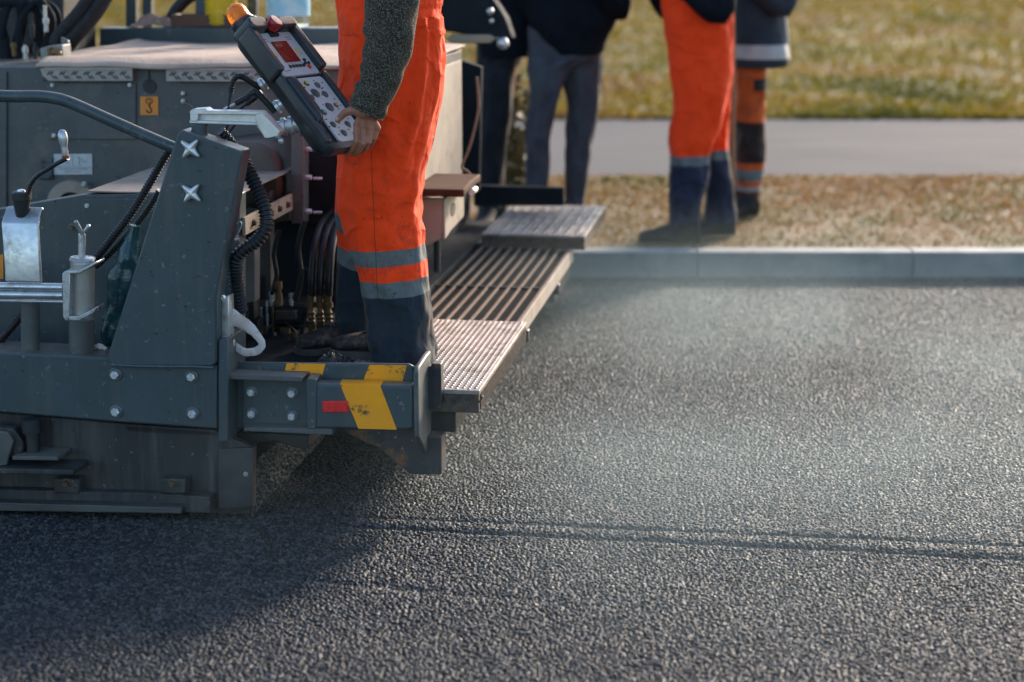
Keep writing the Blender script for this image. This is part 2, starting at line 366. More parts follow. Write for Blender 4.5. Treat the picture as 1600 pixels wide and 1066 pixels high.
def grid(x0, x1, y0, y1, s):
    xs = np.arange(x0, x1+s*.5, s); ys = np.arange(y0, y1+s*.5, s); X, Y = np.meshgrid(xs, ys); nx, ny = len(xs), len(ys)
    idx = np.arange(nx*ny).reshape(ny, nx)
    q = np.stack([idx[:-1,:-1], idx[:-1,1:], idx[1:,1:], idx[1:,:-1]], -1).reshape(-1, 4)
    return X.ravel(), Y.ravel(), q
KERB_Y = gz(1200, 433.5).y
vs, qs, k = [], [], 0
for (x0, x1, y0, y1, s) in ((-1.9, 2.4, 3.2, 5.2, .0027), (-.95, 2.95, 5.2, KERB_Y+.02, .0027)):
    x, y, q = grid(x0, x1, y0, y1, s); h = road_height(x, y)
    vs.append(np.stack([x, y, h], 1)); qs.append(q+k); k += len(x)
ring = []
for (x0, x1, y0, y1) in ((-60, 60, -40, 3.2), (-60, -1.9, 3.2, 5.2), (2.4, 60, 3.2, 5.2), (-60, -.95, 5.2, KERB_Y+.02), (2.95, 60, 5.2, KERB_Y+.02)):
    vs.append(np.array([(x0,y0,-.003),(x1,y0,-.003),(x1,y1,-.003),(x0,y1,-.003)])); qs.append(np.array([[0,1,2,3]])+k); k += 4
road = npmesh('road', np.concatenate(vs), np.concatenate(qs), asph, smooth=False); road['kind'] = 'structure'

# kerb, verge, path, field
KZ = .125
def structure(o): o['kind'] = 'structure'; return o
concrete = mat('kerb_concrete', (.20, .225, .22), (.14, .165, .165), 6, .75, bump=.4, bscale=120, dirt=(.10, .11, .115), dlo=.55, dhi=.8, dscale=4)
kb = MB(); kx = gz(1088, 433).x; step = gz(1425, 433).x-kx
for i in range(-24, 25):
    a = kx+i*step+.002; kb.box(a, a+step-.004, KERB_Y, KERB_Y+.15, -.1, KZ+random.uniform(-.002, .002))
structure(kb.build('kerb', concrete, bevel=.007))
soil = mat('dry_verge_soil', (.20, .120, .055), (.135, .10, .036), 3.5, .95, bump=.8, bscale=25, lo=.4, hi=.62, dirt=(.10, .095, .028), dlo=.54, dhi=.66, dscale=1.8)
pathm = mat('pale_path_asphalt', (.125, .120, .118), (.108, .104, .102), 1.2, .95, spec=.08, bump=.3, bscale=80, stretch=(.4, 2, 1))
fieldm = mat('field_ground', (.15, .125, .020), (.21, .13, .05), .55, .95, bump=.8, bscale=12, lo=.42, hi=.6, stretch=(.5, 1, 1), dirt=(.055, .06, .02), dlo=.52, dhi=.66, dscale=.6)
PY0, PY1 = gz(1300, 274, KZ).y, gz(1300, 187, KZ).y
def sheet(name, x0, x1, y0, y1, z, m, n=60, amp=0.):
    x, y, q = grid(0, n, 0, n, 1); X = x0+(x1-x0)*x/n; Y = y0+(y1-y0)*y/n
    return structure(npmesh(name, np.stack([X, Y, z+amp*(vnoise(X*2, Y*2)-.5)], 1), q, m))
sheet('verge', -60, 60, KERB_Y+.14, PY0+.02, KZ-.006, soil, 80, .0)
sheet('path', -60, 60, PY0, PY1+.02, KZ-.002, pathm, 4)
sheet('field', -500, 500, PY1, 900, KZ-.006, fieldm, 4)
# grass: real blades, matted and dry
def grass(name, n, xr, yr, h, cols, seedv, power=1.0, wid=.004):
    r = np.random.default_rng(seedv)
    t = r.random(n)**power; Y = yr[0]+(yr[1]-yr[0])*t; X = (r.random(n)-.5)*2*(xr[0]+(xr[1]-xr[0])*t)
    keep = (vnoise(X*1.3, Y*1.3, 4)*.6+vnoise(X*4, Y*4, 6)*.4 + .35*r.random(n)) > .42; X, Y = X[keep], Y[keep]; n = len(X)
    sc = 1+1.5*(Y-yr[0])/max(8, yr[1]-yr[0]); H = h*(.4+r.random(n))*sc; a = r.random(n)*6.283; L = H*(.3+1.1*r.random(n)); wd = wid*sc*(.7+.7*r.random(n))
    dx, dy = np.cos(a), np.sin(a); z = np.full(n, KZ-.01)
    p0 = np.stack([X-dy*wd, Y+dx*wd, z], 1); p1 = np.stack([X+dy*wd, Y-dx*wd, z], 1)
    p2 = np.stack([X+dx*L*.5+dy*wd*.6, Y+dy*L*.5-dx*wd*.6, z+H*.75], 1); p3 = np.stack([X+dx*L, Y+dy*L, z+H*.9], 1)
    v = np.stack([p0, p1, p2, p3], 1).reshape(-1, 3); q = np.arange(4*n).reshape(n, 4)
    m, nn, l, b = nodes(name+'_blades'); g = nn.new('ShaderNodeNewGeometry')
    o = coords(nn, l); big = noise(nn, l, o, 1.1 if h < .05 else .42, 4)
    s = mathn(nn, l, 'ADD', mathn(nn, l, 'MULTIPLY', g.outputs['Random Per Island'], .28), mathn(nn, l, 'MULTIPLY_ADD', big, 2.1, -.70))
    rr = ramp(nn, [(i/(len(cols)-1), c) for i, c in enumerate(cols)]); l.new(s, rr.inputs[0]); l.new(rr.outputs[0], b.inputs['Base Color'])
    b.inputs['Roughness'].default_value = .75; inp(b, 'Specular IOR Level', .25); inp(b, 'Transmission Weight', 0)
    tr_ = nn.new('ShaderNodeBsdfTranslucent'); l.new(rr.outputs[0], tr_.inputs[0]); mx = nn.new('ShaderNodeMixShader'); mx.inputs[0].default_value = .45
    l.new(b.outputs[0], mx.inputs[1]); l.new(tr_.outputs[0], mx.inputs[2]); l.new(mx.outputs[0], nn['Material Output'].inputs[0])
    ob = npmesh(name, v, q, m, smooth=False); ob['kind'] = 'stuff'; return ob
g1 = grass('verge_grass', 46000, (3.6, 4.6), (KERB_Y+.17, PY0-.03), .018, [(.06, .08, .010), (.14, .115, .02), (.25, .14, .048), (.25, .145, .06), (.15, .085, .034)], 1)
g1['label'] = 'short dry brown grass on the verge behind the kerb'; g1['category'] = 'grass'
g2 = grass('field_grass', 90000, (5, 22), (PY1+.05, 60), .055, [(.04, .05, .008), (.10, .10, .010), (.21, .155, .012), (.21, .12, .036), (.13, .07, .026)], 2, 1.8, .010)
g2['label'] = 'patchy green and yellow grass of the field beyond the path'; g2['category'] = 'grass'
# ------------------------------------------------------------------ THE PAVER
pav = thing('asphalt_paver', 'slate grey road paver with control tower, steel footboards and striped bumper', 'road paver', PO)
pav.rotation_euler = (0, 0, -TH)
def part(mb, name, m, bevel=.003, parent=None, **k): return mb.build(name, m, parent or pav, bevel=bevel, **k)
def boltpart(px, py, v, r, m=zinc, ax=(0, -1, 0), washer=1.45, parent=None, h=None):
    o = MB().bolt(P(px, py, v)+Vector(ax).normalized()*(r*.22 if washer > 1.3 else 0), ax, r, h, 0 if washer > 1.3 else washer).build('bolt', m, parent or pav, smooth=30)
    if washer > 1.3: MB().lathe(P(px, py, v), ax, [(0, r*washer*1.05), (r*.2, r*washer*1.05), (r*.3, r*washer*.95)], 22).build('washer', washer_m, o if not parent else pav, smooth=30)
    return o
# main beam and end flange
mb = MB().px([(-800, 512), (0, 551), (165, 559), (340, 571), (340, 671), (180, 660), (0, 645), (-800, 596)], -.03, .12)
beam = part(mb, 'main_beam', paint, .006)
for q in ((181, 585), (300, 588), (182, 643), (302, 646)): boltpart(*q, -.031, .0125)
part(MB().px([(190, 664), (338, 672), (338, 682), (200, 676)], .0, .1), 'beam_lip', sooty, .003)
part(MB().px([(341, 532), (356, 530), (357, 690), (341, 690)], -.038, .13), 'end_flange', paint, .003)
# control tower
tw = part(MB().px([(283, 203), (378, 237), (378, 243), (338, 464), (338, 566), (332, 573), (175, 572), (168, 563), (168, 556), (276, 212)], -.05, .03), 'control_tower', paint, .005)
part(MB().tube(spline([P(x, y, -.047) for x, y in ((172, 570), (210, 572), (260, 573), (300, 573), (334, 575))], 6), .0045, 8), 'weld_bead', paint, 0, tw)
for q in ((277, 467), (262, 516)): part(MB().cyl(P(*q, -.0512), P(*q, -.04), .0036, n=12), 'bolt_hole', ink, 0, tw)
part(MB().px([(343, 468), (357, 463), (358, 548), (343, 548)], .0, .05), 'mount_plate', galv, .002)
boltpart(359, 536, .02, .011, galv, (1, 0, 0))
boltpart(348, 466, -.0, .007, zinc, (1, -.3, .6), 1.2)
def star(c, parent):
    m_ = MB(); pts = []; c = Vector(c); N = 48
    for i in range(4):
        for da, r in ((-45, .0138), (-34, .0150), (-24, .0178), (-15, .0222), (-8.5, .0272), (-5.5, .0305), (-2, .0318), (2, .0318), (5.5, .0305), (8.5, .0272), (15, .0222), (24, .0178), (34, .0150)):
            a = R(45+4+90*i+da); pts.append((math.cos(a)*r, math.sin(a)*r))
    def rg(d, s): return [(c.x+x*s, c.y-d, c.z+y*s) for x, y in pts]
    m_.lathe(c, (0, -1, 0), [(0, .010), (.012, .010)], 16)
    m_.loft([rg(.008, .9), rg(.010, 1.), rg(.018, 1.0), rg(.0205, .94), rg(.022, .84), rg(.0245, .25)])
    return m_.build('star_knob', alu, parent, smooth=50)
star(P(300, 232, -.05), tw); star(P(302, 301, -.05), tw)
# pillar and lever arm of the console
q = P(312, 205, .0); part(MB().lathe((q.x, 0, q.z-.03), (0, 0, 1), [(0, .022), (.048, .022), (.05, .020)], 22), 'arm_pillar', paint, 0)
arm = MB().px([(297, 177), (322, 173), (405, 176), (424, 192), (436, 203), (420, 215), (413, 215), (397, 193), (297, 190)], .008, .022)
arm.px([(296, 175), (300, 171), (320, 169.5), (325, 173.5), (405, 174.5), (410, 178), (404, 180), (322, 179), (297, 179)], -.010, .040)
arm.px([(296, 188), (395, 191), (407, 194), (404, 196.5), (296, 193)], -.010, .040)
arm.px([(403, 174.5), (408, 176), (426, 194), (437, 206), (434, 213), (420, 216.5), (413, 216), (401, 194), (398, 183)], -.010, .040)
arm.px([(297, 178), (309, 178), (309, 190), (297, 190)], -.012, .042)
armo = part(arm, 'lever_arm', alu, .002)
part(MB().tube(spline([P(285, 160, 0), P(295, 163, 0), P(303, 170, 0), P(306, 175, 0)], 5), .0016, 6), 'loose_wire', ropem, 0)
# handrail tube
part(MB().tube(spline([P(x, y, .06) for x, y in ((-420, 120), (-150, 140), (0, 150), (50, 150.5), (75, 152), (100, 157), (130, 169), (170, 187), (220, 209), (276, 233))], 10), .0168, 20), 'handrail', paint, 0)
# bumper
part(MB().px([(357, 592), (484, 592), (484, 669), (375, 668), (357, 668)], .05, .07), 'inner_plate', paint, .002)
part(MB().px([(380, 592), (481, 592), (481, 668), (380, 666)], .035, .051), 'bolt_plate', paint, .002)
for q in ((393.5, 612), (457, 614), (394, 646), (457, 650)): boltpart(*q, .035, .0118)
for q in ((428, 612), (428, 647)): part(MB().cyl(P(*q, .034), P(*q, .05), .0042, n=12), 'bolt_hole', ink, 0)
a, b, c, d = P(352, 585, -.02), P(471, 580, -.02), P(471, 577, .06), P(358, 575, .06)
part(MB().pz([(a.x, -.02), (b.x, -.02), (b.x+.004, .05), (a.x, .053)], a.z-.014, a.z), 'top_shelf', paint2, .002)
fb = MB().px([(481, 597), (500, 600), (646, 603), (647, 672), (481, 670)], -.012, .045)
part(fb, 'bumper_box', paint, .008)
part(MB().px([(479, 591), (494, 593), (494, 671), (479, 670)], -.017, .048), 'bumper_collar', paint, .003)
y0 = P(529, 602.6, -.0135)
st = MB().px([(531.5, 601.5), (594, 603.2), (620, 671.5), (560, 670)], -.0140, -.011)
zt = [P(x, y, -.012) for x, y in ((529, 601.0), (593, 602.3))]
part(st, 'hazard_stripe', yellow, 0)
st = MB(); zz = P(560, 599.2, -.012).z
st.hexa([(zt[0].x+.004, -.0125, zt[0].z-.0015), (zt[1].x+.004, -.0125, zt[1].z-.0015), (zt[1].x, .044, zt[1].z-.0015), (zt[0].x-.004, .044, zt[0].z-.0015), (zt[0].x+.004, -.0125, zt[0].z+.0012), (zt[1].x+.004, -.0125, zt[1].z+.0012), (zt[1].x, .044, zt[1].z+.0012), (zt[0].x-.004, .044, zt[0].z+.0012)])
part(st, 'hazard_stripe', yellow, 0)
part(MB().px([(503, 627), (543, 627), (544, 645), (504, 645)], -.020, -.010), 'reflector', redref, .003)
part(MB().px([(352, 566), (640, 569), (647, 575), (648, 606), (352, 606)], .055, .07), 'rear_bumper_box', paint, .006)
part(MB().px([(448, 567.8), (508.5, 569), (500, 600), (440, 600)], .0535, .056), 'hazard_stripe', yellow, 0)
part(MB().px([(577, 570.4), (636, 571), (627, 602), (565, 602)], .0535, .056), 'hazard_stripe', yellow, 0)
u0, u1 = P(647, 640, -.012).x, P(655, 640, -.012).x
z1, z2, z3 = P(650, 582, -.02).z, P(650, 682, -.02).z, P(660, 716, .13).z
part(MB().pu([(-.02, z1), (.0, z1+.012), (.11, z1+.02), (.16, z1+.02), (.16, z3), (.13, z3), (-.02, z2)], u0, u1), 'bumper_end_plate', paint2, .004)
part(MB().px([(661, 573), (674, 573), (674, 568), (689, 569), (690, 628), (686, 640), (661, 640)], .12, .16), 'outer_bracket', rusty, .003)
part(MB().px([(661, 682), (690, 684), (690, 742), (656, 742), (661, 716)], .10, .17), 'outer_foot', rusty, .003)
part(MB().px([(535, 672), (648, 672), (664, 716), (664, 742), (640, 741), (592, 699), (553, 684)], .10, .125), 'gusset', rusty, .002)
part(MB().px([(381, 668), (481, 670), (519, 671), (519, 680), (381, 674)], -.014, .11), 'lower_shelf', paint2, .002)
part(MB().px([(370, 675), (482, 681), (482, 699), (474, 704), (430, 690), (395, 694), (368, 694)], .10, .22), 'lower_bracket', darkm, .004)
q = P(712, 660, .18)
part(MB().box(q.x-.26, q.x, .18, 2.4, q.z-.03, q.z+.03), 'board_support', darkm, .004)
# end plate of the screed
sp_ = part(MB().px([(-800, 590), (0, 645), (340, 675), (396, 700), (396, 793), (340, 800), (0, 798), (-800, 765)], .0, .03), 'side_plate', sooty, .003)
part(MB().px([(341, 701.5), (393, 700), (394, 792), (341, 796)], -.012, .001), 'corner_panel', mat('tarry_panel', (.045, .050, .045), (.03, .034, .033), 9, .5, bump=.2, dirt=(.02, .018, .016), dlo=.5, dhi=.75, dscale=10), .002)
boltpart(384, 741, -.012, .006, mat('pale_bolt', (.30, .30, .24), None, 10, .45), washer=1.2)
part(MB().px([(-700, 735), (0, 765), (328, 774), (330, 800), (0, 797), (-700, 770)], -.035, .0), 'lower_rail', sooty, .003)
part(MB().px([(-700, 757), (0, 785.5), (283, 793.5), (283, 803), (0, 799), (-700, 772)], -.075, -.035), 'ski_edge', mat('worn_ski_steel', (.10, .105, .10), (.05, .052, .052), 14, .4, .4, bump=.3, stretch=(.4, 3, 3)), .003)
for x in (103, 269):
    o = part(MB().px([(x-19, 748), (x+21, 749), (x+21, 772), (x-19, 771)], -.045, -.0), 'pivot_bracket', sooty, .004)
    MB().bolt(P(x+1, 755, -.045), (0, -1, 0), .0095, .012, 1.5).build('bolt', oldbolt, o, smooth=30)
part(MB().px([(286, 775), (328, 777), (329, 802), (288, 801)], -.05, -.0), 'heel_bracket', sooty, .003)
q = P(51, 690, -.05)
part(MB().lathe((q.x, -.05, P(51, 713, -.05).z), (0, 0, 1), [(0, .022), (.012, .022), (.013, .019), (.07, .019), (.071, .028), (.11, .028)], 22), 'adjuster_screw', darkm, 0)
part(MB().px([(19, 713), (90, 714), (90, 720), (19, 719)], -.10, .0), 'adjuster_plate', paint2, .002)
part(MB().px([(-60, 731), (115, 735), (115, 743), (-60, 739)], -.11, .0), 'adjuster_foot', sooty, .003)
part(MB().px([(-30, 665), (22, 670), (35, 690), (36, 706), (14, 716), (12, 734), (-30, 734)], -.07, -.04), 'adjuster_bracket', sooty, .003)
part(MB().px([(-10, 672), (12, 676), (20, 690), (10, 728), (-10, 728)], -.085, -.07), 'adjuster_cheek', paint2, .003)
ue = P(396, 760, .02).x
cx0 = MB().box(ue-1.6, ue-.012, .03, 3.3, -.02, P(397, 731, .02).z); cko_ = part(cx0, 'screed_plate', mat('asphalt_caked_steel', (.016, .015, .014), (.032, .028, .025), 90, .5, bump=1., bscale=150), .004)
yy_, zz_, q_ = grid(0, 1.2, 0, P(397, 731, .02).z, .004)
cake = npmesh('asphalt_cake', np.stack([ue-.006+1.2*stone_height(yy_, zz_+3, .0105, .005, .3)-.03*np.clip(zz_/.14, 0, 1)**3*0, .032+yy_, zz_], 1), q_, asph); cake.parent = cko_
part(MB().box(-2.6, ue-.10, .05, 3.3, .10, .30), 'screed_body', darkm, .005)
# lower left: crank column, twin tubes, clevis
for x0_, x1_, yb, yt in ((33, 62, 552, 470), (108, 147, 552, 498)):
    a, b = P((x0_+x1_)/2, yb, .03), P((x0_+x1_)/2, yt, .03); part(MB().cyl(a, b, (x1_-x0_)/2/545, n=24), 'post', paint2, 0)
cr = MB(); qa, qb = P(5, 400, -.05).x, P(62, 400, -.05).x
zb, zf, zu = P(30, 441, -.05).z, P(30, 347, -.05).z, P(30, 323, -.01).z
cr.pu([(-.05, zb), (-.05, zf-.006), (-.046, zf), (-.012, zu-.002), (-.004, zu), (-.004, zu-.012), (-.016, zu-.012), (-.038, zf-.010), (-.038, zb)], qa, qb)
part(cr, 'crank_column', galv, .004)
q = P(35, 330, -.02)
ck = part(MB().lathe((q.x, -.02, P(35, 338, -.02).z), (0, 0, 1), [(0, .019), (.045, .024), (.047, .027), (.066, .027), (.069, .023), (.070, .012)], 22), 'crank_hub', black, 0)
part(MB().lathe((q.x, -.02, P(35, 338, -.02).z+.0695), (0, 0, 1), [(0, .012), (.004, .011), (.006, .004)], 14), 'cap_screw', galv, 0, ck)
ca = MB(); pts = spline([P(x, y, -.03) for x, y in ((44, 303), (48, 288), (58, 275), (75, 264), (90, 255), (106, 247))], 6)
ca.tube(pts, .0105, 10, flat=.6); cko = part(ca, 'crank_arm', black, 0)
a, b = P(103, 249, -.03), P(97, 207, -.03); ax = (b-a)
part(MB().lathe(a, ax, [(0, .0075), (.003, .0095), (.010, .0095), (.012, .007)], 16), 'crank_collar', mat('copper_collar', (.35, .10, .05), None, 20, .4, .5), 0, cko)
part(MB().lathe(a+ax*.12, ax, [(0, .008), (.012, .0095), (.022, .0085), (.030, .010), (.046, .0135), (.060, .0125), (.070, .008), (.073, .003)], 18), 'crank_handle', galv, 0, cko)
tb = MB()
for yy, rr_ in ((449, .0115), (461.5, .0115)): tb.cyl(P(-420, yy-8, -.04), P(99, yy, -.04), rr_, n=18)
tb.cyl(P(-420, 463, -.03), P(99, 471.5, -.03), .0045, n=10)
part(tb, 'steering_tubes', galv, 0)
cl = MB().px([(97, 428), (101, 424), (109, 424), (109, 501), (102, 501), (98, 495)], -.075, -.015)
cl.px([(102, 424), (122, 423), (148, 410), (148, 414), (124, 428), (104, 428)], -.075, .0)
cl.px([(101, 495), (123, 494), (147, 482), (147, 489), (124, 501), (104, 501)], -.075, .0)
part(cl, 'clevis', galv, .002)
q = P(129, 490, -.02)
part(MB().cyl(P(129, 493, -.02), P(129, 402, -.02), .0335, n=26), 'pivot_cylinder', mat('dull_zinc', (.40, .38, .33), (.30, .29, .26), 14, .42, .5, bump=.1), 0)
part(MB().lathe(P(129, 411, -.02), (0, 0, 1), [(0, .034), (.006, .034), (.008, .036), (.013, .036), (.016, .030), (.02, .012)], 24), 'pivot_cap', galv, 0)
tp = MB().cyl(P(128, 402, -.02), P(128, 366, -.02), .0102, n=16); tp.cyl(P(130, 369, -.02), P(118, 346, -.05), .006, n=12); tp.cyl(P(127, 368, -.02), P(138, 354, -.02), .0045, n=12); tp.ball(P(138, 354, -.02), .0065)
part(tp, 'lock_pin', galv, 0)
# housing behind the tower
hu = P(374, 350, .4).x
ht = P(200, 303, .4).z
part(MB().px([(-800, 470), (0, 327), (128, 305), (249, 303), (374, 303), (374, 575), (-800, 530)], .4, .47), 'screed_housing', paint, .004)
part(MB().px([(129, 312), (300, 312), (300, 402), (129, 402)], .397, .401), 'housing_cover', paint, .0015)
boltpart(136, 322, .397, .0065, galv, washer=1.2); boltpart(113, 356, .4, .0085, oldbolt, washer=1.5)
a = P(131, 303, .4); part(MB().box(a.x+.006, hu-.002, .41, 1.27, ht+.0005, ht+.005), 'housing_top', dusttop, .001)
part(MB().px([(-10, 398), (5, 398), (5, 436), (-10, 436)], .396, .399), 'warning_label', orange_dec, 0)
rl = MB().box(hu+.001, hu+.012, .42, 1.15, P(374, 368, .42).z, P(374, 340, .42).z); ro = part(rl, 'bolt_rail', beige, .002)
for i in range(7): MB().bolt((hu+.012, .50+.095*i, P(374, 354, .42).z), (1, 0, 0), .009, .009, 1.3).build('bolt', oldbolt, ro, smooth=30)
ca_ = MB().px([(300, 320), (300, 232), (372, 222), (405, 222), (424, 232), (436, 252), (440, 285), (440, 330)], .95, 1.28)
part(ca_, 'cowl', mat('dusty_cowl', (.06, .055, .05), (.10, .09, .075), 8, .55, bump=.15), .02)
# main wall
W0 = 1.30
part(MB().px([(-800, 105), (640, 105), (640, 345), (-800, 345)], W0, 2.3), 'main_wall', paint2, .004)
uw = P(640, 200, W0).x; zw = P(300, 105, W0).z
part(MB().box(uw+.001, uw+.006, W0+.02, 2.28, .66, zw-.03), 'end_panel', beige, .002)
part(MB().px([(77, 130), (212, 130), (212, 218), (77, 218)], W0-.008, W0), 'wall_cover', paint2, .002)
part(MB().px([(-200, 112), (10, 112), (10, 330), (-200, 330)], W0-.010, W0), 'wall_cover', paint2, .002)
for x, y in ((82, 133), (203, 133), (84, 212), (286, 146), (286, 158), (430, 160)): boltpart(x, y, W0-.008, .0072, galv, washer=1.15)
def tread(pts, x0, x1, y0, y1):
    m_ = MB().px(pts, W0-.03, W0+.01); tb_ = MB(); m_.px([(x0, y0-1.5), (x1, y0-1.5), (x1, y0+3), (x0, y0+3)], W0-.034, W0-.029); x = x0+8; i = 0
    while x < x1-6:
        for dx, s, yy in ((0, 1, y0+.38*(y1-y0)), (7, -1, y0+.70*(y1-y0))):
            for e in (0, 4.5):
                a, b = P(x+dx+e-3.2, yy+s*3.2, W0-.03), P(x+dx+e+3.2, yy-s*3.2, W0-.03)
                if x+dx+e+4 < x1: tb_.tube([a, a.lerp(b, .3), a.lerp(b, .7), b], [.0008, .0034, .0034, .0008], 6)
        x += 19
    o = part(m_, 'tread_strip', treadgalv, .001); part(tb_, 'tread_bars', mat('shade_dark_tread_bars', (.085, .08, .072), (.13, .12, .11), 60, .6, .2), 0, o)  # bar colour darkened to stand in for the shading their relief casts
tread([(62.5, 107), (207, 107), (207, 126.7), (76, 126.7), (66, 118)], 68, 207, 107, 126.7)
tread([(259.5, 108), (500, 109), (500, 128), (259.5, 127.5)], 260, 500, 108, 127.5)
q = P(234, 135, W0); hm = MB().cyl((q.x, W0-.004, q.z), (q.x, W0+.01, q.z), .0245, n=28); hm.box(q.x-.003, q.x+.003, W0-.004, W0+.01, q.z+.015, q.z+.055)
part(hm, 'lifting_hole', ink, 0)
dc = part(MB().px([(219, 151), (247, 151), (247, 180), (219, 180)], W0-.004, W0-.0005), 'hook_sign', orange_dec, 0)
hk = MB(); v_ = W0-.0055
hk.tube(spline([P(x, y, v_) for x, y in ((233, 163), (234, 168), (236.5, 171), (236, 174.5), (233, 176), (230, 174.5), (229, 171.5))], 6), .0022, 8)
hk.tube([P(233+5*math.cos(t*math.pi/10), 158+4.6*math.sin(t*math.pi/10), v_) for t in range(21)], .0013, 6); hk.tube([P(231.5, 155.5, v_), P(234, 155.5, v_), P(234, 161, v_)], .0009, 6)
part(hk, 'hook_symbol', ink, 0, dc)
lb = part(MB().px([(84, 241), (143.5, 240.5), (144, 272.5), (84.5, 273)], W0-.004, W0-.0005), 'instruction_label', white_dec, 0)
ln = MB()
def dash(x0, x1, y, h=1.2):
    a, b = P(x0, y-h/2, v_), P(x1, y+h/2, v_); ln.box(a.x, b.x, v_, v_+.003, b.z, a.z)
for y in (264.5, 268.5):
    x = 93 if y < 266 else 101
    while x < (136 if y < 266 else 128):
        w_ = random.uniform(1.6, 4.5); dash(x, x+w_, y); x += w_+1.1
dash(86, 142, 261.3, .5); dash(113.3, 113.9, 251, 18)
ln.tube([P(x, y, v_) for x, y in ((121, 246), (124, 246), (124, 258))], .0010, 6)
ln.tube([P(132+3.4*math.cos(t*.5), 250.5+3*math.sin(t*.5), v_) for t in range(9)], .0008, 6)
ln.tube([P(x, y, v_) for x, y in ((93, 255), (97, 250), (103, 252), (108, 257))], .0009, 6)
part(ln, 'label_print', greyink, 0, lb)
o = part(MB().px([(60, 246), (82, 246), (82, 281), (60, 281)], W0-.015, W0), 'latch_plate', paint, .005)
for y in (253, 263, 277): MB().bolt(P(67+(y > 270)*9, y, W0-.015), (0, -1, 0), .0055, None, 1.2).build('bolt', oldbolt, o, smooth=30)
q = P(115, 322, W0-.01); dm = MB(); N = 48
for i in range(N):
    a0, a1 = 2*math.pi*i/N, 2*math.pi*(i+1)/N; pr = []
    for rr_, yy in ((.092, W0-.03), (.052, W0-.03), (.052, W0), (.092, W0)):
        pr.append([(q.x+rr_*math.cos(a), yy, q.z+rr_*math.sin(a)) for a in (a0, a1)])
    vs_ = [p for e in pr for p in e]; dm.add(vs_, [(0, 2, 3, 1), (0, 1, 7, 6)])
part(dm, 'flange_ring', beige, 0); boltpart(131.5, 288, W0-.03, .009, galv, washer=1.1)
# recess behind the operator: posts, valves, hoses, chassis
part(MB().box(-2.6, uw-.14, 1.40, 3.3, .12, .95), 'chassis', matte, .006)
part(MB().px([(455, 190), (474, 190), (474, 350), (455, 350)], .95, 1.02), 'stay_post', paint2, .003)
for y in (233, 277, 330):
    m_ = MB().bolt(P(477, y, .98), (1, 0, 0), .0095, .02, 0); m_.cyl(P(490, y+2, 1.0), P(503, y+2, 1.0), .005, n=10); m_.build('bolt', zinc, pav, smooth=30)
part(MB().px([(378, 392), (398, 388), (398, 472), (380, 474)], .6, .66), 'guide_post', mat('pale_dusty_paint', (.20, .19, .18), (.14, .135, .13), 12, .5), .003)
part(MB().px([(404, 300), (422, 300), (424, 520), (406, 520)], .9, .95), 'guide_post', paint2, .003)
part(MB().px([(424, 285), (452, 280), (452, 345), (424, 350)], 1.05, 1.2), 'relay_box', mat('brown_box', (.09, .06, .045), (.06, .045, .035), 10, .6), .004)
vb = MB().px([(408, 478), (478, 476), (478, 505), (408, 508)], .85, 1.0); vb.px([(423, 510), (470, 508), (470, 556), (423, 556)], .9, 1.0)
part(vb, 'valve_block', darkm, .004)
for x, y0_, y1_, r_ in ((436, 478, 440, .012), (424, 478, 456, .007), (455, 478, 458, .008), (447, 556, 512, .016), (410, 545, 480, .004), (465, 560, 530, .014)):
    a, b = P(x, y0_, .84), P(x, y1_, .84); L = (b-a).length
    part(MB().lathe(a, (0, 0, 1), [(0, r_*.8), (L*.25, r_*.8), (L*.26, r_), (L*.5, r_), (L*.51, r_*.7), (L*.7, r_*.7), (L*.71, r_*1.05), (L, r_*1.05)], 14), 'valve_fitting', brass if x in (436, 447, 465) else galv, 0)
for dx in (0, 14, 27):
    x = 487+dx
    part(MB().tube(spline([P(x, 462, .8), P(x+1, 430, .8), P(x+5, 385, .84), P(x+16, 350, .95), P(x+40, 325, 1.15)], 8), .0125, 14), 'hydraulic_hose', black, 0)
    f_ = MB()
    f_.lathe(P(x, 528, .8), (0, 0, 1), [(0, .009), (.03, .009), (.031, .013), (.045, .013), (.046, .010), (.055, .013), (.06, .010), (.068, .013), (.075, .010), (.083, .013), (.088, .009), (.10, .009), (.101, .0155), (.117, .0155), (.118, .011), (.14, .0125)], 16)
    part(f_, 'hose_fitting', brass, 0)
part(MB().box(-.6, .366, .10, 3.3, .30, .352), 'walkway', matte, .004)
part(MB().px([(476, 175), (640, 175), (640, 350), (476, 350)], 1.22, 1.29), 'dark_gap_sheet', matte, .004)  # dark sheet added before the wall, its colour standing for shade in the gap
dustb = mat('dusty_brown_iron', (.05, .042, .034), (.10, .082, .062), 14, .6, .2, bump=.4)
for i, (x0_, x1_, y0_, y1_, v) in enumerate(((384, 404, 500, 560, .72), (400, 424, 535, 562, .80), (470, 486, 500, 560, .95), (430, 462, 486, 500, .82), (405, 416, 430, 470, .9), (455, 480, 545, 566, .72), (388, 397, 470, 500, .7))):
    part(MB().px([(x0_, y0_), (x1_, y0_), (x1_, y1_), (x0_, y1_)], v, v+.06), 'valve_bracket', dustb if i % 2 else darkm, .003)
